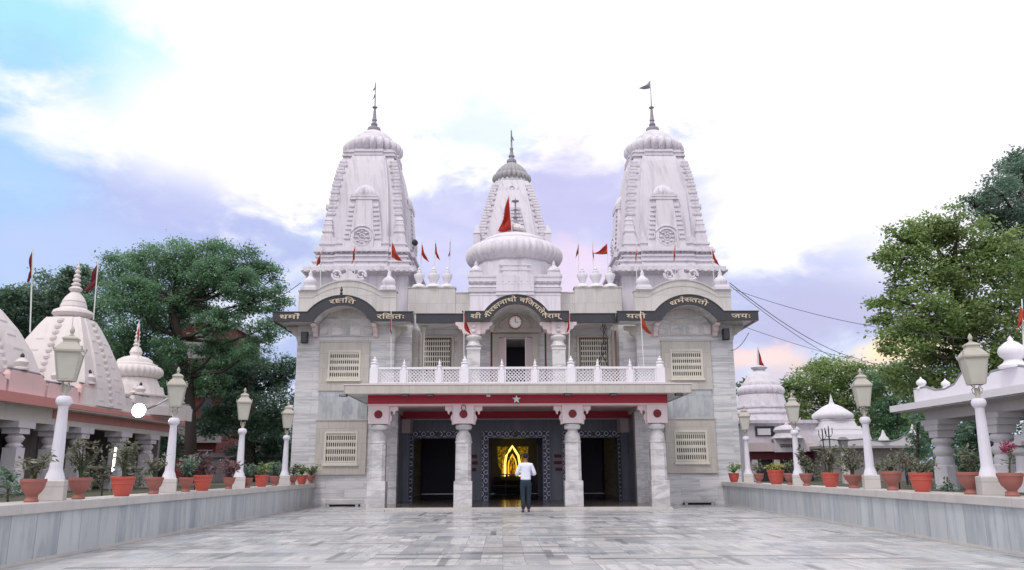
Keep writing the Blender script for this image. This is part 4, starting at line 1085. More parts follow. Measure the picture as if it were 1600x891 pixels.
q = MB(); q.box(X(-.95), X(.95), 41.0, 41.2, .70, .80); q.box(X(-.8), X(.8), 40.8, 41.0, .40, .48); q.build('altar_step', M['brown'], sh)
rl = thing('steel_railing', (AX, 38.5, FZ), 'thin steel barrier rail inside the dark middle doorway', 'railing')
q = MB()
for z in (.55, 1.05): q.tube([(X(-2), 38.5, z), (X(2), 38.5, z)], .025, 6)
for x in (-2, -.35, .9, 2): q.tube([(X(x), 38.5, FZ), (X(x), 38.5, 1.05)], .02, 6)
q.build('rail', M['steel'], rl, smooth=True)

# ------------------------------------------------------------------ balcony balustrade
bal = thing('balustrade', (AX, 26.2, 3.94), 'white pierced lattice balustrade with capped posts on the porch canopy', 'balustrade')
BZ = 3.94
big = [-4.66, -1.73, 1.73, 4.64]; small = [-3.70, -2.55, -.52, .56, 2.60, 3.66]
def post(x, hw, h):
    q = MB(); q.sq([(hw, BZ - .08), (hw, BZ + h * .8)], (X(x), 26.2, 0)); q.lathe([(hw, h * .8), (hw * .98, h * .9), (hw * .8, h)], (X(x), 26.2, BZ), 16)
    p = q.build('post', M['white2'], bal)
    k = hw / .13
    q = MB(); q.lathe([(.09 * k, h), (.13 * k, h + .03), (.12 * k, h + .06), (.05 * k, h + .08), (.08 * k, h + .12), (.07 * k, h + .16), (.03 * k, h + .19), (.04 * k, h + .22), (.005, h + .27)], (X(x), 26.2, BZ), 16); q.build('finial', M['white2'], p, smooth=True)
for x in big: post(x, .13, .66)
for x in small: post(x, .075, .56)
allx = sorted([(x, .13) for x in big] + [(x, .075) for x in small])
for (a, ha), (b_, hb) in zip(allx[:-1], allx[1:]):
    x0, x1 = X(a + ha), X(b_ - hb)
    q = MB(); q.box(x0, x1, 26.15, 26.25, BZ + .50, BZ + .57); q.box(x0, x1, 26.16, 26.24, BZ - .08, BZ + .08)
    q.box(x0, x0 + .06, 26.17, 26.23, BZ + .08, BZ + .50); q.box(x1 - .06, x1, 26.17, 26.23, BZ + .08, BZ + .50)
    pn = q.build('panel', M['white2'], bal)
    q = MB(); u0, u1, z0, z1 = x0 + .06, x1 - .06, BZ + .08, BZ + .50; st = .115; h = z1 - z0
    k = u0 - h
    while k < u1:
        for d in (1, -1):
            pa, pb = (k, k + h)
            ta, tb = max(u0, pa), min(u1, pb)
            if tb - ta > .02:
                za = (z0 + (ta - pa)) if d > 0 else (z1 - (ta - pa)); zb = (z0 + (tb - pa)) if d > 0 else (z1 - (tb - pa))
                q.tube([(ta, 26.2 + d * .006, za), (tb, 26.2 + d * .006, zb)], .0145, 4)
        k += st
    q.build('lattice', M['white2'], pn)

# ------------------------------------------------------------------ loudspeakers, floodlights and lanterns on the temple
def speaker(u, v, label):
    c = at(u, v, 29.9); r = thing('loudspeaker', (c.x, 29.9, c.z), label, 'speaker', 'loudspeakers under the eaves')
    q = MB(); q.box(c.x - .12, c.x + .12, 29.6, 29.82, c.z - .21, c.z + .21); q.build('cabinet', M['speaker'], r, bevel=.012)
    q = MB(); q.box(c.x - .10, c.x + .10, 29.585, 29.60, c.z - .19, c.z + .19); q.build('grille', M['black'], r)
    q = MB(); q.tube([(c.x, 29.82, c.z - .1), (c.x, 30.02, c.z - .14)], .03, 6); q.build('bracket', M['steel'], r)
speaker(478, 529, 'black loudspeaker box on the wall under the left lettered eave')
speaker(1132, 524, 'black loudspeaker box on the wall under the right lettered eave')
for u, v, Y, lab in ((648, 379, 31.2, 'dark round floodlight beside the left spire, above the roof urns'), (613, 440, 30.2, 'small dark floodlight aimed at the left spire, by the dome finial')):
    c = at(u, v, Y); r = thing('floodlight', c, lab, 'floodlight')
    q = MB(); q.lathe([(.05, -.1), (.11, -.06), (.13, .06), (.12, .10)], (0, 0, 0), 16)
    q.v = [(c.x + x, c.y + z, c.z + y) for x, y, z in q.v]; q.build('housing', M['speaker'], r, smooth=True)
    q = MB(); q.tube([(c.x, c.y, c.z - .1), (c.x - .12, c.y + .3, c.z - .3 if u > 640 else c.z - .25)], .02, 6); q.build('bracket', M['steel'], r)
for k, (u, w) in enumerate(((475 + 62, 0), (633, 0), (672, 0), (887, 0), (958, 0), (1060, 0))):
    c = at(u, 614, 25.95); r = thing('spotlight', (c.x, 25.95, 3.6), ('small dark spotlight under the far left end of the canopy fascia', 'small dark spotlight under the fascia, left of the second porch pillar, outer one', 'small dark spotlight under the fascia, just left of the second porch pillar', 'small dark spotlight under the fascia above the third porch pillar', 'small dark spotlight under the fascia between third and fourth porch pillar', 'small dark spotlight under the far right end of the canopy fascia')[k], 'spotlight', 'spotlights under the porch canopy')
    q = MB(); q.box(c.x - .12, c.x + .12, 25.85, 26.0, 3.54, 3.605); q.build('housing', M['speaker'], r)
    q = MB(); q.box(c.x - .10, c.x + .10, 25.84, 25.85, 3.55, 3.6); q.build('lens', M['steel'], r)
c = at(807, 624, 26.0); st = thing('star_lantern', (c.x, 26.0, 3.6), 'white star shaped lantern hanging under the middle of the canopy fascia', 'lantern')
q = MB(); pts = []
for k in range(10): a = math.pi / 2 + math.pi * k / 5; r = .14 if k % 2 == 0 else .06; pts.append((c.x + r * math.cos(a), c.z + r * math.sin(a)))
q.prism(pts[::-1], 25.97, 26.03); q.build('star', M['white2'], st)
q = MB(); q.tube([(c.x, 26.0, c.z + .12), (c.x, 25.66, 3.9)], .008, 5); q.build('cord', M['cable'], st)
c = at(763, 620, 26.0); r = thing('junction_box', (c.x, 26, 3.58), 'small white box under the fascia left of the star lantern', 'box'); q = MB(); q.box(c.x - .06, c.x + .06, 25.96, 26.1, 3.53, 3.61); q.build('box_body', M['white2'], r); q = MB(); q.box(c.x - .04, c.x + .04, 25.95, 25.96, 3.545, 3.595); q.build('lid', M['cream'], r)

def balcony_lamp(u, v, Y, label, post_mat):
    c = at(u, v, Y); z = c.z
    r = thing('balcony_lamp', (c.x, Y, 3.94), label, 'lamp', 'lantern lamps on the balcony')
    q = MB(); q.tube([(c.x, Y, 3.94), (c.x, Y, z - .16)], .035, 8); q.build('post', post_mat, r)
    q = MB(); q.sq([(.05, -.17), (.055, -.14), (.10, .06), (.115, .07)], (c.x, Y, z)); q.build('lantern', M['glass'], r)
    q = MB(); q.sq([(.12, .07), (.12, .09), (.05, .15), (.05, .18)], (c.x, Y, z)); q.lathe([(.05, .18), (.035, .21), (.02, .24), (.005, .28)], (c.x, Y, z), 10); q.build('roof', M['lampc'], r)
balcony_lamp(663, 514, 30.2, 'small lantern lamp on the balcony beside the left grilled window', M['cream'])
balcony_lamp(768, 512, 30.2, 'small lantern lamp on a maroon post left of the balcony door', M['maroon'])
balcony_lamp(852, 514, 30.2, 'small lantern lamp on a maroon post right of the balcony door', M['maroon'])
balcony_lamp(961, 510, 29.8, 'small lantern lamp on a brown post beside the right grilled window', M['brown'])
q = MB()
for k in range(5):
    pts = [at(610 + random.uniform(-6, 6) + 335, 500 + i * 14, 29.9) + Vector((random.uniform(-.12, .12), 0, 0)) for i in range(6)]; q.tube(pts, .012, 5)
cb = q.build('hanging_cables', M['cable'])
tag(cb, 'tangle of thin dark cables hanging beside the right grilled window', 'cables', kind='stuff')

# ------------------------------------------------------------------ flags
def flag(name_label, u_top, v_top, v_edge, ut, vt, u_base, v_base, Y, mat, group, pole_r=.014, pole_mat=None, w=1.0, base_z=None):
    top = at(u_top, v_top, Y); edge = at(u_top + (u_base - u_top) * (v_edge - v_top) / max(1, (v_base - v_top)), v_edge, Y); tip = at(ut, vt, Y - .12); base = at(u_base, v_base, Y)
    if base_z is not None: base.z = base_z
    r = thing('pennant_flag', base, name_label, 'flag', group)
    q = MB(); q.tube([base, top + Vector((0, 0, .04))], pole_r, 6); q.build('pole', pole_mat or M['whitemet'], r)
    q = MB(); n, m = 12, 6; vs = []; rr = random.Random(name_label)
    ph = rr.uniform(0, 6); span = (tip - top).length
    ctrl = (edge + tip) / 2 + Vector((0, 0, -.12 * span))
    for i in range(n + 1):
        t = i / n
        a = top.lerp(tip, t) + Vector((0, 0, -.10 * span * math.sin(math.pi * t)))
        b_ = edge.lerp(tip, t) + Vector((0, 0, -.06 * span * math.sin(math.pi * t)))
        for j in range(m + 1):
            s = j / m; p = a.lerp(b_, s)
            k = math.sin(math.pi * min(1, t * 1.2)) * .10 * span
            vs.append((p.x + .25 * k * math.sin(7 * t + ph), p.y + k * math.sin(9 * s * (1 - .6 * t) + 5 * t + ph), p.z))
    fs = [(i * (m + 1) + j, i * (m + 1) + j + 1, (i + 1) * (m + 1) + j + 1, (i + 1) * (m + 1) + j) for i in range(n) for j in range(m)]
    q.add(vs, fs); o = q.build('cloth', mat, r, smooth=True, angle=180)
    sm = o.modifiers.new('Solidify', 'SOLIDIFY'); sm.thickness = .004
G1 = 'small saffron pennants on the temple roof'
OR, RC, DR = M['orange'], M['redcloth'], M['darkred']
flag('limp saffron pennant at the outer left corner above the left eave', 501, 386, 408, 494, 416, 501, 452, 30.1, OR, G1)
flag('limp saffron pennant above the arch of the left wing', 555, 382, 404, 549, 413, 554, 436, 30.1, OR, G1)
flag('saffron pennant blown to the right in front of the left spire', 612, 377, 401, 629, 408, 610, 448, 30.1, OR, G1)
flag('dark saffron pennant above the urn nearest the left spire', 659, 380, 398, 671, 410, 657, 434, 31.57, OR, G1)
flag('dark saffron pennant above the tallest urn left of the dome', 680, 377, 396, 688, 407, 679, 424, 31.57, OR, G1)
flag('dark saffron pennant above the urn closest to the dome on its left', 704, 375, 392, 700, 402, 702, 430, 31.57, OR, G1)
flag('dark saffron pennant above the urn closest to the dome on its right', 904, 375, 392, 899, 404, 904, 430, 31.57, OR, G1)
flag('dark saffron pennant above the tallest urn right of the dome', 926, 378, 396, 928, 409, 927, 426, 31.57, OR, G1)
flag('saffron pennant streaming left above the urn nearest the right spire', 949, 380, 397, 927, 396, 950, 432, 31.57, OR, G1)
flag('thin saffron pennant at the inner corner of the right wing', 994, 376, 396, 993, 412, 995, 440, 30.1, OR, G1)
flag('thin saffron pennant above the arch of the right wing', 1055, 377, 400, 1052, 409, 1055, 432, 30.1, OR, G1)
flag('saffron pennant at the outer right corner above the right eave', 1112, 387, 404, 1125, 416, 1116, 446, 30.1, OR, G1)
G2 = 'saffron pennants on the balcony balustrade'
flag('narrow striped saffron pennant on a pole at the left end of the balcony', 611, 487, 505, 612, 530, 611, 576, 26.3, OR, G2, base_z=4.5)
flag('bright red pennant with pale hem left of the balcony door', 725, 487, 511, 737, 524, 725, 562, 26.3, RC, G2, base_z=4.6)
flag('upright red pennant right of the balcony door', 890, 486, 514, 885, 519, 889, 562, 26.3, RC, G2, base_z=4.6)
flag('saffron pennant blown right at the right end of the balcony', 1001, 488, 511, 1020, 523, 1006, 575, 26.3, OR, G2, base_z=4.5)
flag('large red flag on the kalasha in front of the middle spire', 795, 305, 358, 778, 361, 800, 364, 32.3, RC, 'large red temple flags', .02)
flag('small grey weathered flag at the tip of the left spire', 587, 128, 137, 582, 142, 587, 150, 34.15, M['greycloth'], 'spire top flags')
flag('grey weathered streamer lower on the mast of the left spire', 587, 145, 151, 580, 157, 587, 162, 34.15, M['greycloth'], 'spire top flags')
flag('white patterned triangular flag at the tip of the right spire', 1016, 125, 138, 997, 138, 1017, 165, 34.15, M['greycloth'], 'spire top flags')
flag('small grey flag at the tip of the middle spire', 798, 205, 218, 804, 220, 798, 232, 37.95, M['greycloth'], 'spire top flags')
G3 = 'red flags over the side shrines'
flag('tall dark red flag at the far left edge of the view', 51, 391, 432, 42, 441, 47, 520, 24, DR, G3, .02)
flag('dark red flag behind the largest pale spire on the left', 153, 411, 446, 131, 455, 146, 500, 28.5, DR, G3, .02)
flag('small orange flag behind the ribbed dome on the left', 218, 507, 524, 214, 538, 216, 560, 28.5, OR, G3)
flag('orange flag hanging at the far right edge before the tree', 1597, 470, 500, 1587, 517, 1600, 560, 19, OR, G3)

# ------------------------------------------------------------------ lamp posts on the low walls
def lamp_post():
    r = thing('lamp_post', (0, 0, 0), 'x', 'lamp post', 'white lamp posts along the two low walls')
    q = MB(); q.sq([(.215, 0), (.215, .30), (.195, .32)], (0, 0, 0)); q.build('base', M['capm'], r, bevel=.01)
    q = MB(); fl = [0] + [.6] * 9 + [0] * 6
    q.lathe([(.19, .32), (.165, .40), (.135, .46), (.125, .50), (.120, .8), (.105, 1.2), (.095, 1.46), (.10, 1.47), (.10, 1.49), (.115, 1.50), (.15, 1.54), (.155, 1.59), (.13, 1.64), (.10, 1.655), (.07, 1.66)], (0, 0, 0), 48, rib=(16, .13, fl)); q.build('post', M['lampw'], r, smooth=True)
    q = MB(); q.lathe([(.05, 1.66), (.05, 1.80), (.06, 1.81), (.04, 1.84)], (0, 0, 0), 12)
    for k in range(4):
        a = math.pi / 2 * k + math.pi / 4; ca, sa = math.cos(a), math.sin(a)
        q.tube([(.045 * ca, .045 * sa, 1.72), (.10 * ca, .10 * sa, 1.76), (.12 * ca, .12 * sa, 1.82), (.07 * ca, .07 * sa, 1.86), (.13 * ca, .13 * sa, 1.905)], .012, 6)
    br = q.build('bracket', M['lampc'], r, smooth=True)
    ln = MB(); ln.sq([(.16, 1.90), (.16, 1.93), (.14, 1.935)]);
    for k in range(4):
        a = math.pi / 2 * k + math.pi / 4; ca, sa = math.cos(a), math.sin(a); k1, k2 = .155 * 1.414, .232 * 1.414
        ln.tube([(k1 * ca, k1 * sa, 1.93), (k2 * ca, k2 * sa, 2.36)], .014, 6)
    ln.sq([(.232, 2.35), (.265, 2.38), (.265, 2.41), (.215, 2.42)])
    lan = ln.build('lantern', M['lampc'], r)
    q = MB(); q.sq([(.149, 1.935), (.224, 2.355)]); q.build('glass', M['glass'], lan)
    q = MB(); q.sq([(.26, 2.411), (.22, 2.46), (.17, 2.51), (.135, 2.54), (.13, 2.58), (.15, 2.59), (.15, 2.61), (.10, 2.64), (.05, 2.66)]); rf = q.build('roof', M['lampc'], r)
    q = MB()
    for k in range(4):
        a = math.pi / 2 * k + math.pi / 4; ca, sa = math.cos(a), math.sin(a)
        q.tube([(.33 * ca, .33 * sa, 2.40), (.37 * ca, .37 * sa, 2.42), (.38 * ca, .38 * sa, 2.45), (.36 * ca, .36 * sa, 2.47)], .016, 6)
    q.build('corner_scroll', M['lampc'], rf, smooth=True)
    q = MB(); q.lathe([(.03, 2.655), (.05, 2.67), (.025, 2.69), (.045, 2.72), (.05, 2.75), (.03, 2.79), (.008, 2.82)], (0, 0, 0), 14); q.build('finial', M['lampc'], rf, smooth=True)
    return r
proto = lamp_post()
CAPZ = .80
LAMPS = [(83, -6.80, 'nearest, largest lamp post on the left wall, beside the salmon fascia of the side shrine'), (262, -6.87, 'second lamp post from the front on the left wall, next to the bright floodlight'),
         (372, -6.95, 'third lamp post from the front on the left wall, before the dark red building'), (443, -7.02, 'smallest lamp post on the left wall, against the left wing of the temple'),
         (1548, 7.72, 'nearest lamp post on the right wall, before the white flat roofed pavilion'), (1363, 7.88, 'second lamp post from the front on the right wall, against the green trees'),
         (1249, 8.04, 'third lamp post from the front on the right wall, before the mauve sign band'), (1171, 8.18, 'smallest lamp post on the right wall, against the right wing of the temple')]
for i, (u, x, lab) in enumerate(LAMPS):
    p = atx(u, 770, x); o = proto if i == 0 else copy_tree(proto)
    o.location = (x, p.y, CAPZ); o.rotation_euler.z = R_(18 if x < 0 else -14); o['label'] = lab
    sc = (1.0, .97, .985, 1.0, .97, .97, .94, .96)[i] * .945; o.scale = (sc * .80, sc * .80, sc)

# ------------------------------------------------------------------ potted plants
def leaf_cloud(q, rng, c, rx, ry, rz, n, s0, s1, droop=.3):
    for _ in range(n):
        while True:
            p = Vector((rng.uniform(-1, 1), rng.uniform(-1, 1), rng.uniform(-1, 1)))
            if .15 < p.length < 1: break
        p *= .75 + .25 / max(.3, p.length) * .6
        P = Vector((c[0] + p.x * rx, c[1] + p.y * ry, c[2] + p.z * rz)); leaf(q, rng, P, rng.uniform(s0, s1), droop)
def leaf(q, rng, P, s, droop=.3, asp=.45):
    d = Vector((rng.gauss(0, 1), rng.gauss(0, 1), rng.gauss(-droop, .6))).normalized()
    a = d.cross(Vector((rng.gauss(0, .4), rng.gauss(0, .4), 1))).normalized()
    n = d.cross(a); m = P + d * s * .5 + n * s * .08; w = a * s * asp * .5; e = P + d * s
    q.add([P, m + w, e, m - w], [(0, 1, 2, 3)])
POTK = {
 'urn': ([(.115, 0), (.12, .02), (.11, .04), (.085, .07), (.08, .09), (.105, .12), (.16, .18), (.19, .25), (.20, .31), (.215, .33), (.215, .375), (.20, .38), (.185, .375), (.18, .33), (.0, .32)], 'terra', .43),
 'plain': ([(.135, 0), (.14, .01), (.17, .08), (.20, .18), (.215, .28), (.222, .33), (.235, .335), (.24, .385), (.228, .39), (.215, .385), (.21, .34), (.0, .33)], 'redpot', .48),
 'bowl': ([(.13, 0), (.13, .03), (.10, .06), (.10, .10), (.15, .15), (.20, .22), (.225, .29), (.235, .30), (.235, .33), (.22, .335), (.205, .30), (.0, .29)], 'terra', .47)}
def potted(u, x, wpx, kind, plant, label, seed, group, dz=0, hs=1.0, mat=None):
    rng = random.Random(seed); p = atx(u, 765, x); prof, mt, wid = POTK[kind]
    s = wpx * (p.y * 1.0 / F_PX) / wid * .98
    r = thing('potted_plant', (p.x, p.y, CAPZ + dz), label, 'potted plant', group)
    prof = [(a * s, b_ * s * hs) for a, b_ in prof]; H = max(b_ for a, b_ in prof)
    q = MB(); q.lathe(prof, (p.x, p.y, CAPZ + dz), 28); pot = q.build('pot', M[mat or mt], r, smooth=True, angle=35)
    if kind == 'plain':
        q = MB(); q.lathe([(.207 * s, .23 * s * hs), (.216 * s, .235 * s * hs), (.219 * s, .25 * s * hs), (.214 * s, .255 * s * hs)], (p.x, p.y, CAPZ + dz), 28); q.build('rib', M[mat or mt], pot, smooth=True)
    z = CAPZ + dz + H - .05 * s
    q = MB(); q.lathe([(.185 * s, -.02), (.10 * s, .012), (0.0, .02)], (p.x, p.y, z), 16); q.build('soil', M['soil'], r)
    st = MB(); lf = MB(); lm = 'leaf_p'
    def stemset(n, h, spread, nl, ls0, ls1, droop=.25):
        for _ in range(n):
            a = rng.uniform(0, 6.28); hh = h * rng.uniform(.55, 1.1); dx, dy = math.cos(a) * spread * rng.uniform(.3, 1), math.sin(a) * spread * rng.uniform(.3, 1)
            pts = [Vector((p.x + dx * t * t + rng.gauss(0, .012), p.y + dy * t * t, z + hh * t)) for t in (0, .3, .6, .85, 1)]
            st.tube(pts, [.012, .010, .008, .006, .004], 5)
            for _k in range(nl):
                t = rng.uniform(.35, 1.02); i = min(3, int(t * 4)); P = pts[i].lerp(pts[i + 1], t * 4 - i if t < 1 else 1) + Vector((rng.gauss(0, .03), rng.gauss(0, .03), rng.gauss(0, .03)))
                leaf(lf, rng, P, rng.uniform(ls0, ls1), droop)
    if plant == 'sparse': stemset(9, .42, .26, 14, .07, .13); lm = 'leaf_p'
    elif plant == 'bush': stemset(13, .44, .30, 24, .06, .12); lm = 'leaf_d'
    elif plant == 'tall': stemset(11, .66, .32, 22, .07, .13); lm = 'leaf_p'
    elif plant == 'purple': stemset(13, .48, .36, 22, .08, .14); lm = 'leaf_r'
    elif plant == 'yellow': stemset(22, .20, .34, 16, .06, .11); lm = 'leaf_y'
    elif plant == 'green': stemset(11, .36, .30, 16, .07, .13); lm = 'leaf_b'
    elif plant == 'low': stemset(18, .26, .32, 16, .04, .08); lm = 'leaf_p'
    elif plant == 'flower':
        stemset(3, .40, .08, 8, .06, .10); fl = MB(); leaf_cloud(fl, rng, (p.x + .02, p.y, z + .42), .12, .12, .09, 160, .04, .07, 0); fl.build('blossom', M['petal'], r)
    st.build('stem', M['stem'], r); lf.build('leaves', M[lm], r)
GP = 'pots standing on the low courtyard walls'
LX, RX = -6.72, 7.66
POTS = [
 (51, LX, 37, 'urn', 'sparse', 'footed terracotta urn left of the nearest left lamp post'),
 (124, LX, 34, 'urn', 'tall', 'footed terracotta urn with a tall thin plant, just right of the nearest left lamp post'),
 (191, LX, 36, 'plain', 'tall', 'large glossy red pot midway between first and second left lamp posts'),
 (240, LX, 27, 'urn', 'sparse', 'footed terracotta urn right before the second left lamp post'),
 (290, LX - .05, 23, 'urn', 'bush', 'footed terracotta urn with grey green bush, right after the second left lamp post'),
 (316, LX - .05, 29, 'plain', 'purple', 'glossy red pot with purple leaved bush, between second and third left lamp posts'),
 (357, LX - .05, 19, 'urn', 'purple', 'small footed urn with thin purplish plant touching the third left lamp post'),
 (386, LX - .1, 16, 'urn', 'bush', 'small footed urn directly right of the third left lamp post'),
 (408, LX - .1, 22, 'plain', 'green', 'glossy red pot between third and fourth left lamp posts'),
 (428, LX - .12, 16, 'urn', 'bush', 'small footed urn with leafy plant left of the fourth left lamp post'),
 (457, LX - .15, 14, 'urn', 'sparse', 'first of three little pots ending the left wall, next to the smallest lamp post'),
 (471, LX - .08, 17, 'plain', 'green', 'bright red pot in the middle of the trio at the end of the left wall'),
 (485, LX - .15, 13, 'urn', 'green', 'last little pot on the left wall, closest to the temple window'),
 (1125, RX + .45, 13, 'bowl', 'green', 'small bowl pot at the temple end of the right wall'),
 (1148, RX + .32, 17, 'plain', 'green', 'terracotta bucket pot with green leaves at the temple end of the right wall'),
 (1187, RX + .28, 16, 'urn', 'sparse', 'small footed urn just right of the smallest right lamp post'),
 (1214, RX + .24, 27, 'plain', 'yellow', 'wide orange red pot with bright yellow green leaves'),
 (1236, RX + .26, 19, 'urn', 'sparse', 'footed urn squeezed between the yellow leaved pot and a lamp post'),
 (1261, RX + .2, 20, 'urn', 'tall', 'footed urn just right of the third right lamp post'),
 (1299, RX + .15, 27, 'plain', 'tall', 'large glossy red pot with tall dusty plant, left of the second right lamp post'),
 (1335, RX + .12, 29, 'bowl', 'tall', 'wide terracotta bowl directly left of the second right lamp post'),
 (1395, RX + .05, 31, 'urn', 'low', 'footed terracotta urn directly right of the second right lamp post'),
 (1441, RX, 36, 'plain', 'low', 'largest glossy red pot on the right wall, by the pavilion column'),
 (1517, RX, 36, 'urn', 'sparse', 'footed terracotta urn left of the nearest right lamp post'),
 (1581, RX, 38, 'urn', 'flower', 'footed terracotta urn with a crimson flower at the right edge')]
for i, a in enumerate(POTS): potted(*a, 100 + i, GP, hs=1.0 if a[3] != 'urn' else 1.06)

# pale ledges at the foot of the wings
for s, (u0, u1) in ((-1, (508, 562)), (1, (1068, 1118))):
    a, b_ = at(u0, 785, 29.7), at(u1, 785, 29.7)
    q = MB(); q.box(a.x, b_.x, 29.66, 29.78, .10, .16); q.box(a.x + .05, a.x + .15, 29.68, 29.76, -.01, .10); q.box(b_.x - .15, b_.x - .05, 29.68, 29.76, -.01, .10)
    r = thing('stone_bench', ((a.x + b_.x) / 2, 29.7, 0), 'low pale stone ledge at the foot of the left wing' if s < 0 else 'low pale stone ledge at the foot of the right wing', 'ledge')
    q.build('slab', M['capm'], r)
    q = MB(); q.box(a.x, b_.x, 29.8, 29.86, -.01, .07); q.build('drain', M['speaker'], r)

# ------------------------------------------------------------------ left side shrine with its domes
LP = thing('side_shrine', (-15, 25, .66), 'pale pink side shrine on the left with red fascia, columns, scrolled parapet and domed roof', 'shrine')
q = MB(); q.box(-19, -13.0, 14, 33.5, 3.06, 3.30); rs = q.build('roof_slab', M['cream'], LP)
q = MB(); q.box(-13.0, -12.97, 14, 24.1, 3.04, 3.31); q.build('fascia', M['salmon'], rs)
q = MB(); q.box(-13.0, -12.96, 24.1, 33.5, 3.10, 3.24); q.build('fascia', M['salmon'], rs)
q = MB(); q.box(-13.9, -13.5, 14, 33.3, 2.62, 3.06); q.build('beam', M['cream'], LP)
q = MB(); q.box(-13.5, -13.46, 24.6, 33.3, 2.8, 3.06); q.build('red_beam_face', M['salmon'], LP)
# scrolled parapet: stepped pieces, each with coping and a curl at its end
y = 14.2; k = 0
while y < 33:
    ln = 1.75; hi = .46 if k % 2 else .62
    q = MB(); q.prism_x([(y, 3.30), (y + ln, 3.30), (y + ln, 3.30 + hi * .7), (y + ln - .25, 3.30 + hi), (y + .1, 3.30 + hi), (y, 3.30 + hi * .8)], -13.35, -13.15)
    pp = q.build('parapet', M['pink'] if y < 27 else M['cream'], LP)
    q = MB(); zz = 3.30 + hi; pts = [(-13.2, y - .05, zz + .03), (-13.2, y + ln - .35, zz + .03), (-13.2, y + ln - .15, zz - .02)] + [(-13.2, y + ln - .02 + .12 * math.cos(a), zz - .12 + .12 * math.sin(a)) for a in (2.2, 2.9, 3.6, 4.3, 5.0, 5.7, 6.4)]
    q.tube(pts, .035, 6); q.build('coping', M['roofgrey'], pp, smooth=True)
    q = MB(); q.lathe([(.20, 0), (.20, .05), (.12, .09), (.17, .16), (.18, .22), (.10, .30), (.05, .34)], (-13.25, y + .6, zz + .05), 16); fi = q.build('finial', M['cream'], pp, smooth=True)
    q = MB(); q.lathe([(.03, .33), (.06, .37), (.05, .42), (.01, .47)], (-13.25, y + .6, zz + .05), 10); q.build('finial_tip', M['cable'], fi, smooth=True)
    y += ln + .12; k += 1
for cy_ in (17.2, 19.9, 23.2, 25.0, 26.6, 29.4, 31.8):
    q = MB(); q.sq([(.24, .60), (.24, 1.3), (.20, 1.32), (.20, 1.9)], (-13.7, cy_, 0)); q.lathe([(.20, 1.9), (.23, 1.95), (.16, 2.02), (.22, 2.1), (.25, 2.18), (.19, 2.24), (.17, 2.28)], (-13.7, cy_, 0), 20); q.box(-13.95, -13.45, cy_ - .25, cy_ + .25, 2.28, 2.44); q.box(-14.0, -13.4, cy_ - .42, cy_ + .42, 2.44, 2.62)
    q.build('column', M['white'], LP)
q = MB(); q.box(-15.7, -15.5, 14, 25.3, .6, 3.06); q.box(-15.7, -15.5, 26.5, 27.2, .6, 3.06); q.box(-15.7, -15.5, 25.3, 26.5, 2.5, 3.06); q.build('wall', M['greywall'], LP)
q = MB(); q.box(-18.6, -18.4, 14, 33.5, .6, 3.06); q.box(-18.4, -13.9, 33.3, 33.5, .6, 3.06); q.build('back_wall', M['greywall'], LP)
for k in range(4):
    y0 = 27.6 + k * 1.4; q = MB(); q.box(-16.2 - k * .3, -16.0 - k * .3, y0, y0 + .8, .6, 2.7); q.build('inner_pier', M['statue'], LP)
q = MB(); q.box(-13.75, -13.65, 27.0, 33, 1.35, 1.43); q.box(-13.75, -13.65, 27.0, 33, .95, 1.0); q.build('rail', M['steel'], LP)
# roof spires of the side shrine
def pyramid_spire(cx, cy, z0, prof, label_mat, disc_r, zd, top):
    q = MB(); q.loft([ratha(w * .93, w * .08, w * .55, cx, cy, z0 + z) for z, w in prof]); sp = q.build('spire', label_mat, LP)
    for fce in range(4):
        rot = Matrix.Rotation(fce * math.pi / 2, 3, 'Z'); q = MB()
        for z, w in prof[:-1]:
            zz = z0 + z
        n = 14; H = prof[-1][0]
        def W(t):
            for (a, wa), (b_, wb) in zip(prof[:-1], prof[1:]):
                if a <= t <= b_: return wa + (wb - wa) * (t - a) / (b_ - a)
            return prof[-1][1]
        for k in range(n):
            t = H * (k + .3) / n; w = W(t); q.lathe([(0, -.08), (.10, -.07), (.12, 0), (.10, .07), (0, .08)], (0, -w * .99, z0 + t), 12)
        for k in range(6):
            for sx in (-1, 1):
                t = H * (k + .4) / 7.5; w = W(t); q.box(min(sx * w * .30, sx * w * .52), max(sx * w * .30, sx * w * .52), -w * 1.015, -w * .9, z0 + t, z0 + t + .045)
        q.v = [tuple(rot @ Vector(p) + Vector((cx, cy, 0))) for p in q.v]; q.build('rib_band', label_mat, sp, smooth=True, angle=30)
    q = MB(); R = disc_r; q.lathe([(R * .8, 0), (R * 1.0, .06), (R * 1.1, .14), (R * 1.02, .24), (R * .8, .30), (R * .7, .34), (R * .72, .38), (R * .66, .5), (R * .62, .52), (R * .64, .56), (R * .5, .72), (R * .3, .86), (R * .22, .9)], (cx, cy, zd), 36); q.build('crown_disc', label_mat, sp, smooth=True, angle=30)
    q = MB(); pr = [(.13, .9), (.2, .96), (.22, 1.02), (.12, 1.1)]; z = 1.1
    for k in range(5): r = .15 - k * .02; pr += [(r * .5, z), (r, z + .05), (r, z + .09), (r * .5, z + .14)]; z += .15
    pr += [(.03, z), (.004, z + top)]
    q.lathe(pr, (cx, cy, zd), 16); q.build('finial', M['cream'], sp, smooth=True, angle=50)
    return sp
pyramid_spire(-14.55, 27, 3.3, [(0, 1.60), (.8, 1.46), (1.6, 1.22), (2.2, .98), (2.7, .74), (2.95, .60)], M['cream'], .58, 6.30, .2)
pyramid_spire(-15.75, 22, 3.3, [(0, 2.35), (.8, 2.2), (1.4, 1.98), (2.0, 1.66), (2.5, 1.30), (2.9, .9)], M['cream'], .6, 6.2, .2)
cx, cy = -14.2, 31.2
q = MB()
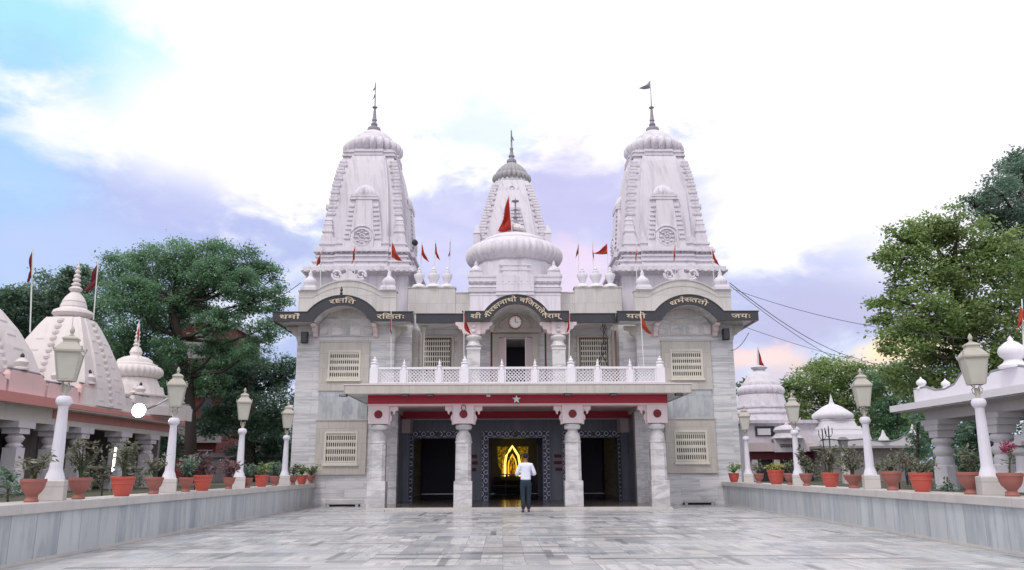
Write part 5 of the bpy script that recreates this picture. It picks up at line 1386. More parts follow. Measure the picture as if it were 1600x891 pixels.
for z0, z1, w0, w1 in ((3.3, 3.62, 1.62, 1.62), (3.62, 3.75, 1.5, 1.5), (3.75, 4.0, 1.36, 1.36), (4.0, 4.06, 1.46, 1.46), (4.06, 4.4, 1.2, 1.1), (4.4, 4.72, 1.0, .85)): q.lathe([(w0, z0), (w1, z1)], (cx, cy, 0), 16, rot=math.pi / 16)
dm = q.build('dome_tower', M['cream'], LP)
q = MB(); amalaka(q, cx, cy, 4.72, 1.06, .50, 30, 150, .07); q.build('amalaka', M['cream'], dm, smooth=True, angle=60)
q = MB(); q.lathe([(.85, 5.16), (.82, 5.26), (.66, 5.32), (.62, 5.44), (.45, 5.54), (.22, 5.6), (.2, 5.66), (.24, 5.74), (.16, 5.92), (.08, 5.98), (.14, 6.05), (.07, 6.12), (.12, 6.2), (.06, 6.28), (.11, 6.36), (.05, 6.44), (.09, 6.52), (.04, 6.6), (.06, 6.7), (.01, 6.98)], (cx, cy, 0), 24); q.build('cap', M['cream'], dm, smooth=True, angle=50)
for a in range(4):
    q = MB(); t = a * math.pi / 2 + .5; q.lathe([(.14, 0), (.18, .08), (.1, .16), (.12, .24), (.02, .4)], (cx + 1.4 * math.cos(t), cy + 1.4 * math.sin(t), 4.0), 12); q.build('finial', M['cream'], dm, smooth=True)
# lamps there
c = at(218, 642, 17.6); fl = thing('bright_floodlight', c, 'dazzling white floodlight burning before the left side shrine', 'floodlight')
def turned_lamp(prof):
    q = MB(); q.lathe(prof, (0, 0, 0), 28); q.v = [(c.x + x + .25 * z, c.y - z, c.z + y) for x, y, z in q.v]; return q
turned_lamp([(.03, -.20), (.07, -.18), (.09, -.10), (.15, .0), (.165, .04), (.15, .045)]).build('housing', M['steel'], fl, smooth=True)
turned_lamp([(.14, .046), (.165, .046), (.17, .065), (.15, .075), (.14, .06)]).build('bezel', M['steel'], fl, smooth=True)
turned_lamp([(.0, .05), (.138, .05), (.12, .085), (.07, .115), (.0, .125)]).build('lens', M['flood'], fl, smooth=True)
lp2 = Vector((LAMPS[1][1], atx(262, 770, LAMPS[1][1]).y, 0)); q = MB(); q.tube([(c.x, c.y + .1, c.z), (c.x + .3, c.y + .06, c.z + .12), (lp2.x - .1, lp2.y, c.z + .26)], .025, 8); q.build('arm', M['steel'], fl, smooth=True)
a, b_ = at(181, 700, 24), at(176, 737, 24); tb = thing('tube_light', (a + b_) / 2, 'slanted white tube light glowing in front of the left side shrine', 'lamp')
q = MB(); q.tube([a, b_], .03, 8); q.build('tube', M['tube'], tb, smooth=True)
q = MB(); q.tube([a + Vector((-.05, .06, .05)), b_ + Vector((-.05, .06, -.05))], .03, 6); q.build('fitting', M['steel'], tb); q = MB(); q.tube([b_ + Vector((-.05, .06, 0)), Vector((b_.x - .05, b_.y + .06, .6))], .02, 6); q.build('stand', M['steel'], tb)
# dark red building behind the left trees
RB = thing('red_building', (-23, 62, 0), 'tall dark red building half hidden behind the left trees', 'building')
def px_box(u0, u1, v0, v1, Y, d, z0=None):
    a, b_ = at(u0, v1, Y), at(u1, v0, Y); q = MB(); q.box(a.x, b_.x, Y, Y + d, a.z if z0 is None else z0, b_.z); return q
px_box(262, 352, 505, 760, 60, 9, 0).build('wall', M['redwall'], RB)
px_box(276, 345, 660, 692, 59.6, .38).build('balcony', M['greywall'], RB)
px_box(276, 345, 590, 612, 59.6, .38).build('balcony', M['greywall'], RB)
px_box(288, 330, 520, 560, 59.85, .14).build('panel', M['greywall'], RB)
for (a, b_, c_, d) in ((284, 300, 705, 745), (310, 330, 705, 745), (284, 300, 620, 650), (312, 332, 620, 650)):
    w = px_box(a, b_, c_, d, 59.9, .09).build('window', M['shade'], RB)
    px_box(a - 1.5, b_ + 1.5, c_ - 2, c_, 59.85, .14).build('lintel', M['greywall'], w)
px_box(225, 262, 545, 760, 63, 8, 0).build('side_wing', M['maroon'], RB)
px_box(352, 455, 690, 760, 64, 8, 0).build('rear_wing', M['greywall'], RB)
px_box(260, 354, 498, 505, 59.5, 10).build('roof', M['roofgrey'], RB)
FB = thing('flat_block', (-19.5, 50, 0), 'low grey block with dark windows behind the small left lamp posts', 'building')
px_box(320, 452, 715, 765, 50, 5, 0).build('wall', M['greywall'], FB); px_box(316, 456, 708, 715, 49.6, 6).build('roof', M['roofgrey'], FB)
for (a, b_) in ((350, 368), (395, 410), (425, 440)): px_box(a, b_, 722, 760, 49.95, .045).build('window', M['shade'], FB)

# ------------------------------------------------------------------ right pavilion
RP = thing('pavilion', (14, 19, .66), 'white open pavilion on the right with flat overhanging roof, turned columns and a cusped arch', 'pavilion')
q = MB(); q.box(11.5, 18.5, 8, 24.05, 2.85, 3.03); rs = q.build('roof_slab', M['white2'], RP)
q = MB(); q.box(12.35, 12.65, 8, 23.7, 2.58, 2.85); q.box(12.65, 18.2, 23.4, 23.7, 2.58, 2.85); q.build('beam', M['white2'], RP)
q = MB(); q.prism_x([(8, 2.849), (23.9, 2.849), (23.9, 2.82), (8, 2.82)], 11.6, 12.3); q.build('soffit', M['white'], RP)
top = [(23.9, 3.50), (23.2, 3.50), (22.7, 3.36), (22.2, 3.34), (21.7, 3.42), (21.3, 3.66), (21.05, 3.72), (20.8, 3.62), (20.55, 3.46), (20.3, 3.44), (20.1, 3.48), (20.0, 3.55), (19.0, 3.58), (18.4, 3.46), (17.8, 3.42), (17.2, 3.6), (16, 3.7), (8, 3.7)]
q = MB(); q.prism_x([(8, 3.03)] + [(23.9, 3.03)] + top, 12.2, 12.4); pp = q.build('parapet', M['white2'], RP)
q = MB(); q.tube([(12.22, y_, z_ + .02) for y_, z_ in top], .035, 6); q.build('coping', M['roofgrey'], pp, smooth=True)
q = MB(); q.box(12.4, 18.3, 23.7, 23.9, 3.03, 3.5); q.build('end_parapet', M['white2'], RP)
def dome_finial(cx, cy, z, s, mat=None):
    q = MB(); q.lathe([(.36 * s, 0), (.36 * s, .06 * s), (.24 * s, .14 * s), (.20 * s, .22 * s), (.30 * s, .32 * s), (.34 * s, .42 * s), (.30 * s, .54 * s), (.16 * s, .66 * s), (.07 * s, .71 * s), (.07 * s, .76 * s), (.01, .84 * s)], (cx, cy, z), 24); return q.build('finial', mat or M['white2'], RP, smooth=True)
dome_finial(12.3, 19.2, 3.57, .92); dome_finial(12.3, 23.6, 3.50, .42); dome_finial(13.1, 23.75, 3.50, .38)
def turned(cx, cy, w=.24):
    q = MB(); q.lathe([(w * 1.25, .6), (w * 1.25, 1.28), (w * 1.1, 1.32)], (cx, cy, 0), 8, rot=math.pi / 8); c_ = q.build('column', M['white2'], RP)
    q = MB(); q.lathe([(w * 1.0, 1.32), (w * 1.05, 1.45), (w * .85, 1.55), (w * 1.1, 1.63), (w * 1.15, 1.72), (w * .8, 1.80), (w * .8, 1.86), (w * 1.15, 1.92), (w * 1.2, 2.0), (w * .85, 2.08)], (cx, cy, 0), 24); q.build('ring', M['white2'], c_, smooth=True, angle=60)
    q = MB(); q.box(cx - w * 1.0, cx + w * 1.0, cy - w, cy + w, 2.08, 2.28); q.box(cx - w * 1.2, cx + w * 1.2, cy - w * 1.5, cy + w * 1.5, 2.28, 2.44); q.box(cx - w * 1.3, cx + w * 1.3, cy - w * 2, cy + w * 2, 2.44, 2.58); q.build('capital', M['white2'], c_)
for (x_, y_) in ((12.5, 23.2), (12.5, 20.4), (12.5, 11), (18, 23.4), (18, 14)): turned(x_, y_)
q = MB(); q.lathe([(.30, .6), (.30, 1.1), (.24, 1.14), (.22, 1.5), (.30, 1.58), (.32, 1.68), (.2, 1.74)], (12.5, 19.55, 0), 20); q.box(12.2, 12.8, 19.2, 20.0, 1.74, 1.84); ac = q.build('arch_pier', M['white2'], RP, smooth=True, angle=30)
cus = [(19.75, 1.845), (19.75, 2.0), (19.6, 2.02), (19.5, 1.98), (19.42, 2.06), (19.40, 2.2), (19.3, 2.26), (19.1, 2.26), (19.0, 2.34), (18.9, 2.44), (18.5, 2.50), (18.0, 2.52)]
lo = [(18.0, 2.2), (18.5, 2.18), (18.8, 2.10), (18.95, 1.98), (19.2, 1.93), (19.28, 1.845)]
q = MB(); q.prism_x(cus + lo, 12.4, 12.62); q.build('cusped_arch', M['white2'], ac)
q = MB(); q.box(13.4, 13.6, 18.3, 18.5, .6, 2.85); q.box(13.4, 16.5, 17.9, 18.05, .6, 2.85); q.build('inner_wall', M['white'], RP)
q = MB(); q.box(12.9, 17.6, 23.55, 23.75, .6, .95); q.build('seat_wall', M['cream'], RP)

# ------------------------------------------------------------------ shrines beyond the right wall
S1 = thing('domed_shrine', (14.1, 44, .66), 'grey white shrine with large ribbed dome and mauve lettered sign band, right of the temple', 'shrine')
q = MB(); q.box(12.2, 17.4, 41.2, 48, .6, 3.5); q.build('wall', M['white'], S1)
q = MB(); q.box(11.9, 17.0, 41.0, 48.3, 3.5, 3.66); q.build('roof_slab', M['white'], S1)
q = MB(); q.box(12.1, 16.75, 40.6, 41.2, 2.10, 2.52); sg = q.build('sign_band', M['capital'], S1)
q = MB(); q.box(13.45, 15.0, 40.5, 40.6, 2.06, 2.68); cen = q.build('sign_panel', M['white'], S1)
lettering('lettering', ['उ', 'प', AA, SA, NA, AA, ' ', GA, '\u0943', 'ह'], [(13.5, 2.36), (15.0, 2.36)], .24, 40.475, M['maroon'], cen, .22, 1.02)
q = MB(); q.box(12.15, 16.7, 40.9, 41.19, 1.7, 2.10); q.build('red_lintel', M['maroon'], S1)
for x_ in (12.5, 13.6, 14.9, 16.2):
    q = MB(); q.sq([(.16, .6), (.14, 1.7)], (x_, 40.9, 0)); q.build('column', M['cream'], S1)
q = MB(); q.box(12.4, 16.4, 41.15, 41.19, .6, 1.7); q.build('opening_shade', M['shade'], S1)  # dark sheet on the solid wall stands in for a shaded opening
q = MB(); q.box(12.75, 13.75, 41.15, 41.19, 2.86, 3.36); wn = q.build('window', M['shade'], S1); q = MB(); q.box(12.85, 13.5, 41.10, 41.149, 2.92, 3.24); q.build('pane', M['white2'], wn)
q = MB(); q.lathe([(.75, 2.68), (.8, 2.74), (.62, 2.9), (.55, 3.0), (.62, 3.06), (.66, 3.14), (.55, 3.28), (.3, 3.36), (.1, 3.4), (.02, 3.55)], (14.2, 40.75, 0), 20); q.build('small_dome', M['white'], S1, smooth=True, angle=40)
cx, cy = 14.2, 44.4
q = MB()
for z0, z1, w0, w1 in ((3.66, 4.15, 1.85, 1.7), (4.15, 4.25, 1.78, 1.78), (4.25, 4.45, 1.62, 1.55), (4.45, 4.53, 1.62, 1.62), (4.53, 5.2, 1.36, 1.18)): q.lathe([(w0, z0), (w1, z1)], (cx, cy, 0), 24)
dm = q.build('dome_tower', M['white'], S1, smooth=True, angle=30)
q = MB(); amalaka(q, cx, cy, 5.15, 1.28, .58, 22, 132, .09); q.build('amalaka', M['white'], dm, smooth=True, angle=60)
q = MB(); q.lathe([(1.02, 5.68), (1.0, 5.84), (.85, 5.95), (.72, 6.2), (.5, 6.42), (.34, 6.52), (.3, 6.6), (.42, 6.66), (.45, 6.74), (.3, 6.82), (.12, 6.86), (.1, 6.95), (.02, 7.7)], (cx, cy, 0), 28, rib=(22, .03)); q.build('cap', M['white'], dm, smooth=True, angle=50)
flag('bright red flag wrapped on the spike of the right ribbed dome', 1184, 543, 571, 1194, 571, 1186, 574, 44.2, RC, G3, .03)
S2 = thing('white_shrine', (16.5, 39, .66), 'small white shrine with stepped dome and mauve walls behind the right pots', 'shrine')
q = MB(); q.box(15.5, 20, 39.4, 44, .6, 2.2); q.build('wall', M['greywall'], S2)
q = MB(); q.box(15.2, 20.1, 39.1, 44.3, 2.2, 2.32); q.build('roof_slab', M['statue'], S2)
tp = [(15.2, 2.56), (15.6, 2.62), (16.4, 2.55), (17.2, 2.62), (18.0, 2.52), (18.6, 2.5), (19.0, 2.6), (19.3, 2.8), (20.05, 2.8)]
q = MB(); q.prism([(15.2, 2.32), (20.05, 2.32)] + tp[::-1], 39.12, 39.3); pp = q.build('parapet', M['white2'], S2)
q = MB(); q.tube([(a, 39.12, b_ + .02) for a, b_ in tp], .03, 6); q.build('coping', M['roofgrey'], pp)
cx, cy = 16.75, 41.2
q = MB()
for z0, z1, w0, w1 in ((2.32, 2.9, 1.35, 1.25), (2.9, 3.15, 1.1, 1.0), (3.15, 3.3, 1.02, .95), (3.3, 3.6, .85, .75), (3.6, 3.66, .78, .78)): q.sq([(w0, z0), (w1, z1)], (cx, cy, 0))
dm = q.build('dome_tower', M['white2'], S2)
q = MB(); q.lathe([(.80, 3.665), (.96, 3.72), (1.02, 3.82), (.98, 3.94), (.84, 4.05), (.68, 4.16), (.50, 4.30), (.30, 4.40), (.15, 4.46), (.10, 4.56), (.01, 4.95)], (cx, cy, 0), 120, rib=(24, .05, [1] * 7 + [0] * 4)); q.build('cap', M['white2'], dm, smooth=True, angle=50)
for (x_, z_) in ((18.3, 2.55), (19.75, 2.8)):
    q = MB(); q.lathe([(.24, 0), (.22, .12), (.12, .22), (.1, .3), (.02, .52)], (x_, 39.2, z_), 14); q.build('finial', M['white2'], S2, smooth=True)
# tridents and a short lamp behind the right pots
for k, (u, lab) in enumerate(((1297, 'dark iron trident on a pole, taller right one of the pair beyond the pots'), (1287, 'dark iron trident, the left one of the pair beyond the right pots'))):
    p = at(u, 700, 36); b_ = Vector((p.x, 36, .66)); zt = at(u, 668 + k * 4, 36).z
    tr = thing('trident', b_, lab, 'trident', 'tridents beyond the right pots'); q = MB(); q.tube([b_, (p.x, 36, zt)], .025, 6); q.build('pole', M['speaker'], tr)
    q = MB(); w = .16
    q.tube([(p.x - w, 36, zt - .02), (p.x - w, 36, zt - .25), (p.x - w * .6, 36, zt - .38), (p.x, 36, zt - .42), (p.x + w * .6, 36, zt - .38), (p.x + w, 36, zt - .25), (p.x + w, 36, zt - .02)], .017, 6); q.tube([(p.x, 36, zt - .45), (p.x, 36, zt + .08)], [.03, .012], 6); q.build('prongs', M['speaker'], tr)
p = at(1318, 700, 33); r = thing('short_lamp', (p.x, 33, .66), 'short brown lamp with box lantern between the red pots on the right', 'lamp'); zt = at(1318, 685, 33).z
q = MB(); q.sq([(.12, .6), (.10, zt - .55)], (p.x, 33, 0)); q.build('post', M['cream'], r); q = MB(); q.sq([(.10, -.5), (.15, -.1), (.19, -.06), (.08, .05)], (p.x, 33, zt)); q.build('lantern', M['roofgrey'], r)
# overhead wires
def wire(a, b_, sag, rad, label):
    q = MB(); pts = [a.lerp(b_, t / 20) - Vector((0, 0, sag * 4 * (t / 20) * (1 - t / 20))) for t in range(21)]; q.tube(pts, rad, 5)
    return tag(q.build('overhead_wire', M['cable'], smooth=True), label, 'wire', 'overhead wires')
wire(at(1140, 442, 32.5), at(1345, 562, 50), .5, .017, 'thick black cable running down from the right wing towards the trees')
wire(at(1140, 446, 32.5), at(1400, 600, 48), .6, .013, 'second black cable just below the thick one, right of the temple')
wire(at(1146, 452, 31), at(1640, 535, 24), .5, .010, 'thin long wire from the right wing across to the big right tree')
wire(at(1150, 506, 30), at(1420, 575, 48), .3, .010, 'thin lower wire from under the right eave to the trees')
wire(at(470, 442, 31), at(380, 480, 44), .3, .014, 'short wire from the left wing towards the left tree')
wire(at(1142, 548, 29.8), at(1170, 520, 29.2), .15, .012, 'short looped cable from the right loudspeaker to the eave corner')

# ------------------------------------------------------------------ trees
def tree(name, label, clumps, Y, dY, trunk, leafmat, n, s0, s1, seed, cat='tree', droop=.3, flat=.85, tr=.3, group=None):
    rng = random.Random(seed); base = at(trunk[0][0], trunk[0][1], Y); base.z = -.05
    root = thing(name, base, label, cat, group)
    tp = [base] + [at(u, v, Y) for u, v in trunk[1:]]
    C = []
    for (u, v, r) in clumps:
        y = Y + rng.uniform(-dY, dY); C.append((at(u, v, y), r * y / F_PX))
    q = MB(); nT = len(tp)
    q.tube(tp, [tr * (1.25 if i == 0 else 1 - .45 * i / nT) for i in range(nT)], 9)
    for (c, r) in C:                                         # limbs to the clumps, leaving the trunk below them
        cand = [p for p in tp[1:] if p.z < c.z + .2] or [tp[1]]
        s = min(cand, key=lambda p: (p - c).length + .4 * abs(p.z - c.z)); m = s.lerp(c, .5) + Vector((rng.uniform(-.1, .1) * r, rng.uniform(-.2, .2) * r, -.10 * (c - s).length))
        k = tr * .42; q.tube([s, s.lerp(m, .5) + Vector((0, 0, .05)), m, m.lerp(c, .6), c], [k, k * .75, k * .55, k * .35, k * .15], 6)
        for _ in range(5):
            d = Vector((rng.gauss(0, 1), rng.gauss(0, 1), rng.gauss(.3, .8))).normalized() * r * .85; q.tube([c - Vector((0, 0, .25 * r)), c + d * .5, c + d], [k * .22, k * .14, k * .05], 4)
    q.build('trunk', M['bark'], root, smooth=True, angle=180)
    # leaves, in numpy: sprays scattered in the clumps, leaves scattered in the sprays
    rg = np.random.default_rng(seed); P = []
    for (c, r) in C:
        ns = max(8, int(26 * (r / 1.2) ** 1.3)); d = rg.normal(size=(ns, 3)); d /= np.linalg.norm(d, axis=1)[:, None]
        sp = d * (r * (rg.uniform(.35, 1.08, ns) ** .7))[:, None]; sp[:, 2] *= flat
        per = int(n * r * r / 1.4 / ns) + 4
        q_ = rg.normal(size=(ns, per, 3)) * np.array([.24, .24, .13]) * r * 1.0
        P.append((sp[:, None, :] + q_ + np.array(c)).reshape(-1, 3))
    P = np.concatenate(P); P = P[P[:, 2] > .3]; m = len(P)
    d = rg.normal(size=(m, 3)); d[:, 2] = d[:, 2] * .5 - droop; d /= np.linalg.norm(d, axis=1)[:, None]
    up = np.tile([0, 0, 1.0], (m, 1)) + rg.normal(size=(m, 3)) * .45; a = np.cross(d, up); a /= np.linalg.norm(a, axis=1)[:, None] + 1e-9
    nrm = np.cross(d, a); s = rg.uniform(s0, s1, m)[:, None]
    V = np.stack([P, P + d * s * .5 + a * s * .27 + nrm * s * .06, P + d * s, P + d * s * .5 - a * s * .27 + nrm * s * .06], 1).reshape(-1, 3) - np.array(base)
    me = bpy.data.meshes.new('crown'); me.vertices.add(4 * m); me.vertices.foreach_set('co', V.astype(np.float32).ravel())
    me.loops.add(4 * m); me.loops.foreach_set('vertex_index', np.arange(4 * m, dtype=np.int32)); me.polygons.add(m); me.polygons.foreach_set('loop_start', np.arange(0, 4 * m, 4, dtype=np.int32)); me.update(calc_edges=True); me.validate()
    me.materials.append(M[leafmat]); o = bpy.data.objects.new('crown', me); COL.objects.link(o); o.parent = root
    return root
tree('feathery_tree', 'large spreading feathery green tree with visible dark limbs, left of the temple',
     [(322, 398, 36), (275, 402, 36), (230, 412, 36), (372, 412, 34), (408, 428, 28), (188, 425, 34), (428, 466, 26), (300, 438, 36), (350, 448, 34), (250, 452, 40), (205, 470, 40), (392, 474, 30), (418, 512, 26), (265, 498, 36), (222, 520, 38), (352, 500, 24), (160, 480, 34), (240, 560, 34), (310, 478, 30), (185, 540, 34), (400, 545, 26), (330, 425, 30), (290, 470, 30), (378, 440, 28), (330, 505, 26), (270, 545, 28), (215, 455, 30), (345, 540, 24), (368, 556, 24), (322, 570, 20), (262, 592, 32), (300, 600, 24), (335, 600, 22), (268, 640, 28), (225, 590, 28)],
     44, 2.2, [(300, 750), (298, 650), (294, 590), (280, 530), (268, 470)], 'leaf_a', 3600, .10, .20, 11, tr=.30)
tree('dark_tree', 'dark dense low tree between the red building and the left wing',
     [(350, 590, 36), (400, 592, 42), (440, 580, 30), (380, 650, 42), (432, 645, 40), (335, 548, 26), (360, 640, 30), (400, 700, 34), (442, 700, 30), (300, 590, 24), (330, 660, 26)], 49, 2, [(395, 760), (390, 690), (385, 620), (350, 575)], 'leaf_c', 2200, .14, .28, 12, tr=.30)
tree('leafy_tree', 'bluish green leafy tree standing behind the left side shrine spires',
     [(90, 450, 34), (128, 446, 30), (60, 478, 34), (100, 495, 42), (150, 520, 40), (120, 428, 20), (172, 560, 40), (190, 610, 32), (150, 585, 34), (205, 580, 30)], 50, 2, [(130, 760), (130, 640), (125, 560), (110, 500)], 'leaf_d', 1900, .17, .32, 13, tr=.35)
tree('leafy_tree', 'dusky tree at the far left edge behind the partly cut off spire',
     [(28, 470, 30), (0, 482, 34), (48, 525, 36), (10, 530, 40), (-30, 490, 50), (60, 560, 34), (30, 580, 36)], 52, 2, [(10, 760), (12, 640), (15, 560)], 'leaf_c', 1700, .17, .32, 14, tr=.3)
tree('shade_tree', 'dark shade tree under the feathery tree behind the bright floodlight', [(240, 620, 34), (255, 660, 30), (215, 640, 30), (270, 600, 26), (232, 690, 28), (262, 700, 24)], 54, 2, [(248, 760), (248, 700), (245, 650)], 'leaf_c', 800, .22, .38, 15, tr=.25)
tree('broad_leaf_tree', 'big round leaved green tree rising behind the right pavilion',
     [(1412, 372, 32), (1450, 366, 36), (1495, 352, 38), (1398, 415, 32), (1450, 425, 46), (1510, 415, 52), (1572, 405, 50), (1392, 468, 30), (1440, 485, 46), (1500, 488, 52), (1560, 480, 52), (1415, 535, 40), (1480, 548, 46), (1540, 548, 46), (1600, 550, 46), (1425, 592, 40), (1475, 612, 42), (1640, 450, 60), (1530, 610, 40), (1384, 500, 22), (1440, 640, 30)],
     31, 1.6, [(1530, 760), (1525, 640), (1520, 560), (1500, 480), (1490, 420)], 'leaf_b', 3000, .12, .22, 16, tr=.34, droop=.2)
tree('grey_green_tree', 'taller grey green tree at the upper right corner behind the round leaved tree',
     [(1540, 328, 34), (1590, 300, 42), (1592, 252, 26), (1620, 350, 56), (1560, 360, 36), (1640, 280, 50), (1600, 420, 50), (1522, 320, 22), (1562, 300, 32), (1600, 258, 34), (1578, 270, 24)], 36, 1.6, [(1620, 760), (1620, 560), (1610, 420), (1600, 340)], 'leaf_d', 2200, .11, .21, 17, tr=.34, droop=.2)
tree('background_tree', 'bright green tree behind the small white shrine dome on the right', [(1262, 598, 30), (1300, 588, 34), (1342, 590, 34), (1240, 625, 24), (1290, 630, 38), (1338, 640, 42), (1278, 575, 18), (1370, 610, 30), (1250, 660, 24), (1360, 680, 34), (1300, 670, 30)], 60, 2.5, [(1310, 765), (1308, 690), (1305, 640)], 'leaf_b', 1500, .16, .30, 18, tr=.35)
tree('background_tree', 'green tree between the right lamp posts, under the pale sunset gap', [(1400, 585, 26), (1410, 640, 36), (1385, 640, 30), (1400, 690, 34), (1378, 596, 24), (1430, 690, 30), (1375, 700, 26)], 55, 2.5, [(1400, 765), (1400, 690), (1400, 650)], 'leaf_a', 1500, .15, .28, 19, tr=.3)
tree('background_tree', 'sliver of dark tree between the right wing and the ribbed dome', [(1170, 596, 12), (1162, 606, 14), (1178, 604, 10), (1236, 606, 12)], 58, 1, [(1180, 765), (1180, 680), (1175, 620)], 'leaf_c', 900, .22, .38, 20, tr=.3)
tree('slender_conifer', 'narrow upright dark green conifer left of the right pavilion', [(1434, 655, 16), (1432, 680, 18), (1434, 705, 19), (1433, 730, 20), (1436, 635, 12)], 26, .3, [(1434, 765), (1434, 720), (1434, 650)], 'leaf_c', 1800, .08, .16, 21, tr=.06)
tree('dense_tree', 'dark tree seen through the open right pavilion between its columns', [(1490, 680, 30), (1525, 670, 32), (1510, 720, 34), (1480, 720, 30), (1545, 700, 34), (1590, 690, 40), (1560, 740, 34)], 28, 1.2, [(1520, 775), (1518, 740), (1515, 690)], 'leaf_c', 1300, .13, .24, 22, tr=.14)
SHR = [('shrub', 'brownish dusty shrub behind the large red pot on the left wall', [(150, 725, 14), (165, 735, 14), (152, 748, 14), (210, 735, 13), (222, 748, 12), (135, 735, 10)], 17.5, 'leaf_p', (160, 775), 23),
       ('shrub', 'small tiered dark green plant at the left edge beside the first pot', [(10, 740, 12), (22, 745, 10), (8, 760, 14), (25, 765, 12)], 12.6, 'leaf_c', (12, 800), 24),
       ('shrub', 'grey green plant low between the pavilion column and the urn on the right', [(1478, 760, 12), (1490, 766, 10), (1468, 765, 9)], 16.5, 'leaf_d', (1480, 775), 25),
       ('shrub', 'dusty flowering bush behind the largest red pot on the right wall', [(1405, 715, 16), (1425, 720, 15), (1385, 722, 14), (1440, 722, 13), (1370, 730, 12)], 20.5, 'leaf_p', (1405, 770), 26),
       ('shrub', 'dusty bush behind the third right lamp post and the mauve shrine', [(1270, 725, 13), (1290, 722, 14), (1310, 728, 13), (1330, 725, 14), (1275, 740, 12)], 28, 'leaf_p', (1295, 765), 27),
       ('shrub', 'grey leaved bush before the dark red building behind the left wall', [(300, 722, 12), (285, 730, 10), (330, 735, 10), (318, 728, 10)], 26, 'leaf_r', (305, 765), 28),
       ('shrub', 'low green hedge plant behind the smallest left lamp post', [(470, 735, 9), (455, 738, 8), (430, 730, 10), (410, 735, 10)], 29, 'leaf_c', (440, 765), 29)]
for nm, lab, cl, Y, lm, tb_, sd_ in SHR: tree(nm, lab, cl, Y, .3, [tb_, (tb_[0], tb_[1] - 15), (tb_[0], tb_[1] - 30)], lm, 1500, .06, .13, sd_, 'shrub', tr=.02)
# far wood that closes the horizon
rg = np.random.default_rng(5); m = 26000; ang = rg.uniform(-1.25, 1.25, m); rad = rg.uniform(95, 112, m); hh = (4.0 + 2.2 * np.sin(ang * 17) + 1.5 * np.sin(ang * 41 + 1)) * rg.uniform(.0, 1.0, m) ** .6
Pc = np.stack([rad * np.sin(ang), rad * np.cos(ang), hh], 1); d = rg.normal(size=(m, 3)); d /= np.linalg.norm(d, axis=1)[:, None]; a = np.cross(d, rg.normal(size=(m, 3))); a /= np.linalg.norm(a, axis=1)[:, None]; s = rg.uniform(.6, 1.2, m)[:, None]
V = np.stack([Pc, Pc + d * s * .5 + a * s * .3, Pc + d * s, Pc + d * s * .5 - a * s * .3], 1).reshape(-1, 3)
me = bpy.data.meshes.new('far_wood'); me.from_pydata(V.tolist(), [], np.arange(4 * m).reshape(-1, 4).tolist()); me.materials.append(M['leaf_c']); o = bpy.data.objects.new('far_wood', me); COL.objects.link(o); tag(o, 'distant dark wood along the horizon', 'wood', kind='stuff')

# ------------------------------------------------------------------ people
def skin(name, joints, edges, mat, parent, root_id, lv=2):
    ids = list(joints); me = bpy.data.meshes.new(name); off = WORLD[parent.name]
    me.from_pydata([tuple(Vector(joints[i][0]) ) for i in ids], [(ids.index(a), ids.index(b_)) for a, b_ in edges], [])
    o = bpy.data.objects.new(name, me); COL.objects.link(o)
    o.modifiers.new('Skin', 'SKIN'); sv = me.skin_vertices[0].data
    for k, i in enumerate(ids):
        r = joints[i][1]; sv[k].radius = (r, r) if isinstance(r, (int, float)) else r; sv[k].use_root = (i == root_id)
    ss = o.modifiers.new('Sub', 'SUBSURF'); ss.levels = lv; ss.render_levels = lv
    bpy.context.view_layer.update(); dg = bpy.context.evaluated_depsgraph_get(); nm_ = bpy.data.meshes.new_from_object(o.evaluated_get(dg))
    bpy.data.objects.remove(o); bpy.data.meshes.remove(me)
    nm_.name = name; nm_.materials.clear(); nm_.materials.append(mat); nm_.polygons.foreach_set('use_smooth', [True] * len(nm_.polygons))
    n = bpy.data.objects.new(name, nm_); COL.objects.link(n); n.parent = parent; WORLD[n.name] = off.copy()
    return n
